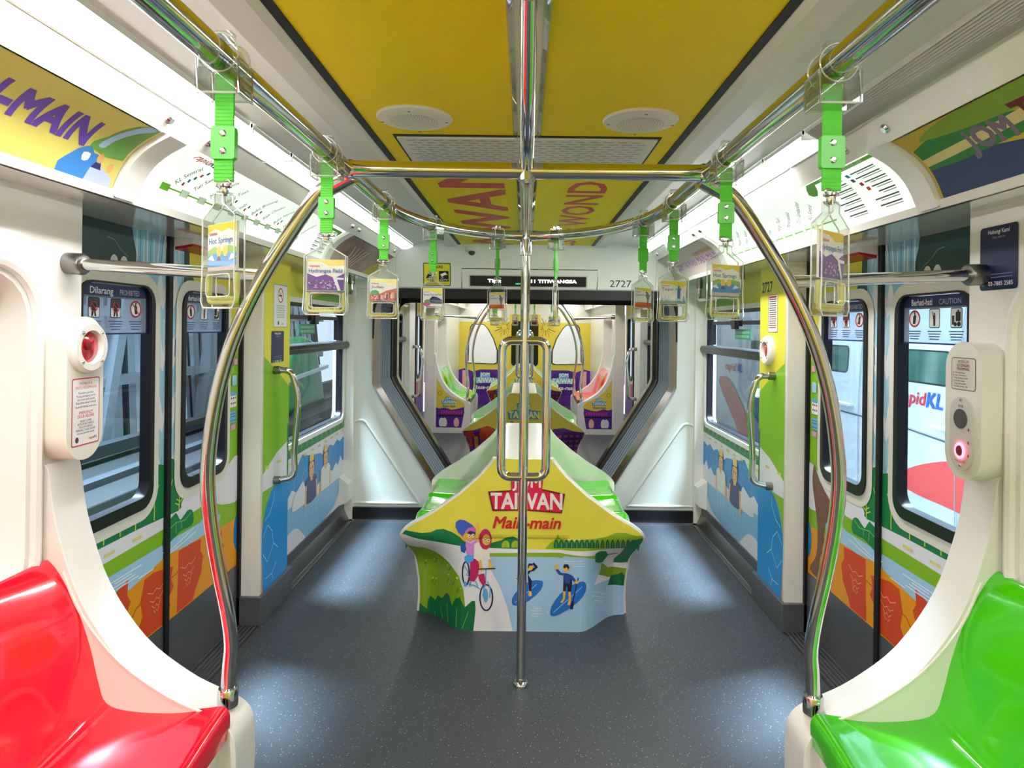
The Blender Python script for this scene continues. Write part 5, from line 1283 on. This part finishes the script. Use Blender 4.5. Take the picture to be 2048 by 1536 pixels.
    # printed notices on walls and pillars
    def notice(name, label, s, X, y0, y1, z0, z1, col, rows, r=.006, border=None):
        A = Art(flip=s > 0)
        if border: A.rect(y0, y1, z0, z1, border, r); A.up(); A.rect(y0+.003, y1-.003, z0+.003, z1-.003, col, r)
        else: A.rect(y0, y1, z0, z1, col, r)
        A.L += 1; rows(A)
        A.L += 0; o = A.build(name, sidemap(s, X), None); b = tag(o, label, 'sign'); return o
    def nosm(A):
        c = 3.477; A.ell(c, 1.655, .040, .040, '#c02030'); A.L += 1; A.ell(c, 1.655, .033, .033, '#efeeec'); A.L += 1; A.rect(c-.026, c+.02, 1.650, 1.658, '#18181c'); A.line([(c+.01, 1.665), (c+.022, 1.675), (c+.016, 1.683)], .003, '#18181c', sm=3); A.L += 1; A.line([(c-.024, 1.678), (c+.024, 1.632)], .006, '#c02030')
        for k, tx in enumerate(('DILARANG MEROKOK', 'NO SMOKING', 'DI DALAM TREN', 'Denda maksimum RM 10,000', 'atau penjara', 'tidak lebih 2 tahun')): A.text(tx, c, 1.600-k*.012, .007, '#2a2a30', w=.12-.02*(k % 2), bold=.01)
        A.ell(c-.03, 1.508, .010, .011, '#3c3c44'); A.text('rapid', c+.022, 1.505, .008, '#c8202e', w=.022); A.text('KL', c+.04, 1.505, .008, '#1f3a8a', w=.012)
    notice('no_smoking_notice', 'white no smoking notice on the yellow left pillar', -1, 1.309, 3.38, 3.575, 1.485, 1.712, '#ecebea', nosm, border='#8a8a90')
    def hub(y, z, k, s):
        def f(A):
            A.text('Hubungi Kami', y, z+.062*k, .011*k, '#e9ebf6', w=.075*k, bold=.02); A.text('Chat with Us', y, z+.047*k, .006*k, '#aeb4d8', w=.045*k)
            A.text('03-7885 2585', y+(-.008 if s > 0 else .008)*k, z-.072*k, .011*k, '#e9ebf6', w=.085*k, bold=.015); A.rect(y+(.048 if s > 0 else -.060)*k, y+(.060 if s > 0 else -.048)*k, z-.078*k, z-.066*k, '#2aa860', .003)
            for q in range(2): A.line([(y-.05*k, z-(.048+.008*q)*k), (y+.05*k, z-(.048+.008*q)*k)], .002*k, '#7a82b4')
        return f
    notice('contact_notice', 'small navy contact notice below the no smoking notice on the left pillar', -1, 1.309, 3.355, 3.53, 1.30, 1.465, '#232a5c', hub(3.443, 1.385, 1.1, -1))
    notice('contact_notice', 'navy contact notice with a phone number high on the right wall', 1, 1.269, 1.675, 1.815, 1.617, 1.79, '#1b2250', hub(1.745, 1.71, 1.05, 1), r=.01)
    notice('door_notice', 'white rounded notice with a navy stripe at the right edge of the photo', 1, 1.269, 1.50, 1.655, 1.645, 1.80, '#15151c', lambda A: (A.rect(1.504, 1.651, 1.649, 1.796, '#d9dad6', .02), A.up(), A.rect(1.504, 1.651, 1.70, 1.75, '#1b2250')), r=.022)
    def ins(A):
        for k in range(14): A.line([(3.385+.004*(k % 3), 1.665-k*.0115), (3.487-.005*(k % 2), 1.665-k*.0115)], .005, '#3a3a44' if k < 6 else '#8a5a62')
        A.rect(3.385, 3.487, 1.672, 1.682, '#b03040')
    notice('door_instruction_notice', 'narrow white instruction notice under the number on the right pillar', 1, 1.309, 3.37, 3.50, 1.49, 1.69, '#e9e6e0', ins, border='#2a2a30')
    # small emergency window release on the right pillar
    t = thing('emergency_release', 'round white emergency release with a pink red window on the right pillar', 'emergency handle', (1.31, 3.47, 1.39))
    b = MB(WHITE); b.lathe((1.312, 3.47, 1.395), (-1, 0, 0), [(.078, 0), (.078, .025), (.07, .034), (.045, .034), (.042, .02)], 32); b.build('housing', t)
    b = MB(REDL); b.lathe((1.29, 3.47, 1.395), (-1, 0, 0), [(.043, 0), (.035, .004), (0, .006)], 24); b.build('red_window', t)
    for q in range(4):
        a = PI/4+q*PI/2; b = MB(CHROME); b.lathe((1.278, 3.47+.058*math.cos(a), 1.395+.058*math.sin(a)), (-1, 0, 0), [(.005, 0), (.004, .003), (0, .004)], 8); b.build('screw', t)
    for s in (-1, 1):
        side = 'left' if s < 0 else 'right'
        t = thing('door_indicator', 'white box with a red underside above the %s door' % side, 'warning light', (s*1.38, 2.78, 1.82))
        b = MB(WHITE); b.extr([(s*1.42, 1.845), (s*1.33, 1.845), (s*1.345, 1.822), (s*1.42, 1.81)], 'y', 2.62, 2.92); b.build('housing', t, bevel=.004)
        b = MB(mat('indicator_red', '#a81a28', rough=.3)); b.extr([(s*1.42, 1.812), (s*1.346, 1.823), (s*1.35, 1.812), (s*1.42, 1.798)], 'y', 2.63, 2.91); b.build('red_lens', t)

# ---------------------------------------------------------------- gangway between the cars
def gangway(OPEN, loft, ring):
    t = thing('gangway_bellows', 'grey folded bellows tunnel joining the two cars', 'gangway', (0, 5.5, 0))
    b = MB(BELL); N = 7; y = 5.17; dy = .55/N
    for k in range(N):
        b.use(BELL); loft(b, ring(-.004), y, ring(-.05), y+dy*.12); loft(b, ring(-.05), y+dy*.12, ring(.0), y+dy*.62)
        b.use(mat('bellows_fold_shade', '#5d6973', rough=.7)); loft(b, ring(.0), y+dy*.62, ring(-.004), y+dy); y += dy  # darker rows put the shade between folds into the fabric colour
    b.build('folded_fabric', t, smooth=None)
    b = MB(BLACK); loft(b, ring(0.004), 5.72, ring(.004), 5.97); b.build('rubber_collar', t, smooth=None)
    b = MB(DARKG)
    loft(b, ring(.0), 5.10, ring(-.09), 5.10); loft(b, ring(-.09), 5.10, ring(-.09), 5.90); loft(b, ring(-.09), 5.90, ring(0), 5.90); b.build('outer_casing', t)
    b = MB(DSTEEL); b.box(-.56, .56, 5.02, 5.98, .002, .012); b.build('tread_plate', t, bevel=.002)

# ================================================================ assemble both cars
for car in (0, 1):
    T = (T1, T2)[car]
    OPEN, loft, ring = build_shell(car)
    if car == 0: gangway(OPEN, loft, ring)
    for s in (-1, 1): side_bench(s, car); panels(s, car); lights(s, car)
    rails(car); ceiling_things(car); header(car); pods(car); straps(car)
    centre_seat(car, 'yellow fronted back-to-back centre seats with a cyclist and paddle boarder picture' if car == 0 else 'back-to-back green centre seats just past the gangway', near=car == 0, far=car == 1)
    # end wall of each car
    b = MB(mat('cab_wall_yellow', '#e6d14c', rough=.4)); b.box(-1.42, 1.42, -1.60, -1.57, 0, 1.60); b.use(CREAM); b.box(-1.42, 1.42, -1.60, -1.57, 1.60, 2.16)
    ew = b.build('wall_cab' if car else 'wall_rear', smooth=None); tag(ew, kind='structure')
    if car:
        A = Art(flip=True)
        A.poly([(-1.32, 0), (-1.32, .66), (-1.15, .70), (-1.0, .64), (-.85, .68), (-.5, .68), (-.36, .60), (-.3, .66), (-.1, .64), (.1, .64), (.3, .66), (.36, .60), (.5, .68), (.85, .68), (1.0, .64), (1.15, .70), (1.32, .66), (1.32, 0)], '#5f2a9c')
        A.up()
        for s in (-1, 1):
            A.ell(s*.76, .42, .30, .24, '#4a1f86'); A.rect(min(s*1.12, s*1.20), max(s*1.12, s*1.20), .30, .66, '#f0b8b0'); A.rect(min(s*.36, s*.46), max(s*.36, s*.46), .26, .6, '#f3c8c0'); A.rect(min(s*1.02, s*1.25), max(s*1.02, s*1.25), .10, .22, '#d83a5a', .01)
            A.poly([(s*.95, .0), (s*.93, .08), (s*.98, .16), (s*1.05, .14), (s*1.08, 0)], '#2f9a52', sm=3); A.poly([(s*.46, .02), (s*.45, .1), (s*.50, .16), (s*.56, .10), (s*.58, .02)], '#2f9a52', sm=3)
            for k in range(16):
                a = k*PI/8; A.line([(s*.40+.05*math.cos(a), 1.50+.05*math.sin(a)), (s*.40+(.20 if k % 2 else .15)*math.cos(a), 1.50+(.2 if k % 2 else .15)*math.sin(a))], .012, '#c8981c' if k % 3 else '#6a5a1c')
            jom(A, s*.76, .46, .48, 'Rasa-rasa', '#3a1a70', '#f2f2ea', '#6fb4dc', '#f2f2ea'); A.L = 1
        A.build('printed_mural', lambda u, v, o: (u, -1.57+o, v), ew)
        for s in (-1, 1):
            t = thing('window_%d' % (5+(s > 0)), None, None, (s*.8, -1.57, .8), kind='structure'); tag(t, 'arched frosted window in the far cab wall, %s' % ('right' if s < 0 else 'left'))
            w = [(1.10, .84), (1.12, .80), (.58, .785), (.52, .81), (.52, 1.05), (.60, 1.28), (.72, 1.48), (.80, 1.56), (1.02, 1.56), (1.06, 1.5), (1.09, 1.2)]
            b = MB(DARKG); b.extr([(s*x, z) for x, z in w], 'y', -1.565, -1.555); b.build('window_frame', t)
            cx = .83; cz = 1.15; b = MB(mat('frosted_pane', (.80, .82, .86, 1), rough=.3, emit=.06)); b.extr([(s*(cx+(x-cx)*.93), cz+(z-cz)*.965) for x, z in w], 'y', -1.556, -1.548); b.build('pane', t)
        t = thing('door_5', None, None, (0, -1.57, 0), kind='structure'); tag(t, 'cab door with a black window at the far end')
        b = MB(mat('cab_wall_yellow', '#e6d14c')); b.box(-.30, .30, -1.57, -1.562, .02, 1.75); b.build('door_leaf', t)
        b = MB(mat('cab_dark_glass', '#08090c', rough=.08)); b.extr(rrect(-.26, .26, .76, 1.62, .06), 'y', -1.562, -1.55); b.build('pane', t)
        b = MB(mat('cab_screen_glow', (.4, 1, .8, 1), emit=1.5)); b.box(-.12, .12, -1.549, -1.545, 1.35, 1.45); b.build('cab_screen', t, smooth=None)
T = Matrix.Translation((0, 7.42, 0))
centre_seat(1, 'farthest back-to-back centre seats before the cab wall', near=False, far=False)
# the farthest island needs its printed front on the near end
isl = [o for o in bpy.data.objects if o.get('label', '').startswith('farthest back')][0]
ep = [c for c in isl.children if c.name.startswith('end_panel')][0]
A = front_night(); A2 = Art(); A2.it = A.it
def mpn(u, v, o): return (-u, 3.21+plY(-u, v)-o-.0018, v)
A2.build('printed_artwork', mpn, ep, grid=(GX, GZ), outline=LIM)
T = T1

# ================================================================ the depot outside
t = thing('neighbouring_train', 'white monorail train with a red sweep parked outside the right windows', 'train', (2.3, 5, 0))
TW = mat('train_white', '#b9c0cb', rough=.25, coat=.5)
b = MB(TW)
body = smooth([(2.36, -.6), (2.30, 0), (2.28, .6), (2.29, 1.2), (2.34, 1.7), (2.46, 2.1), (2.8, 2.4)], 4, False)
wins = [(3.50, 3.95), (4.60, 5.05), (2.2, 3.2), (5.5, 6.6)]
b.extr(body+[(4.4, 2.4), (4.4, -.6)], 'y', -2, 9); b.build('car_body', t, smooth=40)
def tx(z):
    for (a, za), (c, zb) in zip(body, body[1:]):
        if za <= z <= zb: return a+(c-a)*(z-za)/(zb-za)
    return 2.3
A = Art(flip=True)
tm = lambda u, v, o: (tx(v)-o-.001, u, v)
for a, c in wins:
    A.poly(rrect(a, c, 1.205, 1.40, .04), '#15181c'); 
A.up()
for a, c in wins: A.poly(rrect(a+.012, c-.012, 1.215, 1.39, .035), mat('train_window_green', '#3a5a54', rough=.08, noise=.4, nscale=8))
A.text('rapid', 3.83, 1.12, .075, '#c4283a', bold=.02, w=.25, shear=.15); A.text('KL', 3.615, 1.12, .085, '#2a56b8', bold=.03, w=.14, shear=.15)
A.text('rapid', 7.2, 1.10, .085, '#c4283a', bold=.02, w=.36, shear=.15); A.text('KL', 6.88, 1.10, .085, '#2a56b8', bold=.03, w=.14, shear=.15)  # printed on the body in place of lettering reflected in the window glass
A.poly([(3.98, .60), (3.85, .69), (3.6, .78), (3.3, .84), (2.6, .90), (2.0, .9), (2.0, .5), (2.8, .52), (3.4, .56), (3.75, .565)], '#d2343f', sm=3)
A.poly([(5.0, .3), (4.9, .36), (4.7, .4), (4.4, .3)], '#d2343f'); A.poly([(7.6, .9), (7.2, .95), (6.6, .6), (6.2, .2), (6.5, .1), (7.0, .5)], '#c4564e', sm=3)
for z0, z1 in ((.93, .90), ): A.line([(5.4, z0), (3.9, z0), (3.3, z1), (2.0, z1)], .008, '#3a3c44')
A.line([(4.42, 0), (4.42, 2.0)], .008, '#7f8590'); A.line([(3.42, .2), (3.42, 2.0)], .008, '#7f8590')
A.build('livery_and_reflection', tm, t, grid=(None, .05), step=.0002, base=.002)
b = MB(TW); b.box(2.24, 2.29, 4.5, 4.85, .98, 1.0); b.box(2.24, 2.29, 3.42, 3.60, .97, .99); b.build('rain_gutter', t, bevel=.004)
def wall_mat(): return mat('corrugated_grey', '#8e9aa4', rough=.4, metal=.3, noise=.15, nscale=8)
t = thing('corrugated_wall', 'grey corrugated depot wall leaning outside the left windows', 'wall', (-3.7, 5, 0))
b = MB(wall_mat()); n = 120
def cw(u, v):
    z = .55+2.6*v; return (-3.2-.45*v-.03*(abs(((u*60) % 1)-.5)*2 > .7), -1+11*u+ .55*v, z)
b.grid(cw, 600, 1); b.build('corrugated_sheet', t, smooth=None)
b = MB(mat('dark_seam', '#1d2026', rough=.6))
for k in range(46):
    y = -1+k*.25; x0, x1 = -3.195, -3.645
    b.add([(x0, y, .56), (x0, y+.03, .56), (x1, y+.58, 3.15), (x1, y+.55, 3.15), (x0-.1, y, .56), (x0-.1, y+.03, .56), (x1-.1, y+.58, 3.15), (x1-.1, y+.55, 3.15)], [(0, 1, 2, 3), (4, 7, 6, 5), (0, 4, 5, 1), (1, 5, 6, 2), (2, 6, 7, 3), (3, 7, 4, 0)])
b.build('sheet_ribs', t, smooth=None)
for z in (1.02, 1.55):
    b = MB(mat('grey_paint', '#6d747c', rough=.5)); b.box(-3.22, -3.10, -1, 10, z, z+.07); b.build('wall_rail', t, smooth=None)
for y in (3.2, 4.7, 6.2, 8.2):
    b = MB(mat('grey_paint', '#6d747c')); b.extr([(y, .55), (y+.10, .55), (y+.65, 2.9), (y+.55, 2.9)], 'x', -3.16, -3.06); b.build('inclined_post', t, smooth=None)
t = thing('track_beam', 'dark concrete guide beam with a pale edge outside the left doors', 'beam', (-2.6, 4, .4))
b = MB(mat('dark_concrete', '#131519', rough=.7, noise=.3, nscale=6)); b.box(-3.3, -2.2, -1, 10, -.6, .56); b.build('beam_block', t, bevel=.01)
b = MB(mat('dark_rail', '#23262b', rough=.6)); b.box(-2.9, -2.80, -1, 10, .60, .68); b.use(mat('pale_edge', '#2c3036', rough=.6)); b.box(-2.5, -2.42, -1, 10, .56, .60); b.build('edge_strip', t, smooth=None)
t = thing('tarpaulin', 'green plastic sheet draped over equipment outside the left window', 'tarpaulin', (-2.6, 7.2, .9))
b = MB(mat('green_plastic', '#1f8a4a', rough=.2)); b.extr([(6.4, .58), (6.7, 1.15), (7.1, 1.38), (7.5, 1.30), (7.9, .58)], 'x', -2.9, -2.4); b.build('sheet', t, bevel=.05)
b = MB(mat('white_strap', '#dfe6e6', rough=.3)); b.extr([(6.38, .9), (7.9, .98), (7.9, 1.02), (6.38, .94)], 'x', -2.93, -2.38); b.build('white_band', t, smooth=None)
t = thing('signal_lamp', 'blue glowing signal lamp on a post outside the right window', 'light', (1.85, 5.3, .8))
b = MB(mat('post_navy', '#15183a', rough=.4)); b.box(1.80, 1.88, 5.05, 5.14, -.6, .98); b.build('post', t, bevel=.004)
b = MB(BLUEG); b.box(1.80, 1.88, 5.06, 5.13, .985, 1.04); b.build('blue_lens', t, bevel=.004)
b = MB(mat('depot_ground', '#3a3d42', rough=.8, noise=.2, nscale=3)); b.box(-8, 8, -4, 16, -.75, -.6); o = b.build('floor_depot', smooth=None); tag(o, kind='structure')
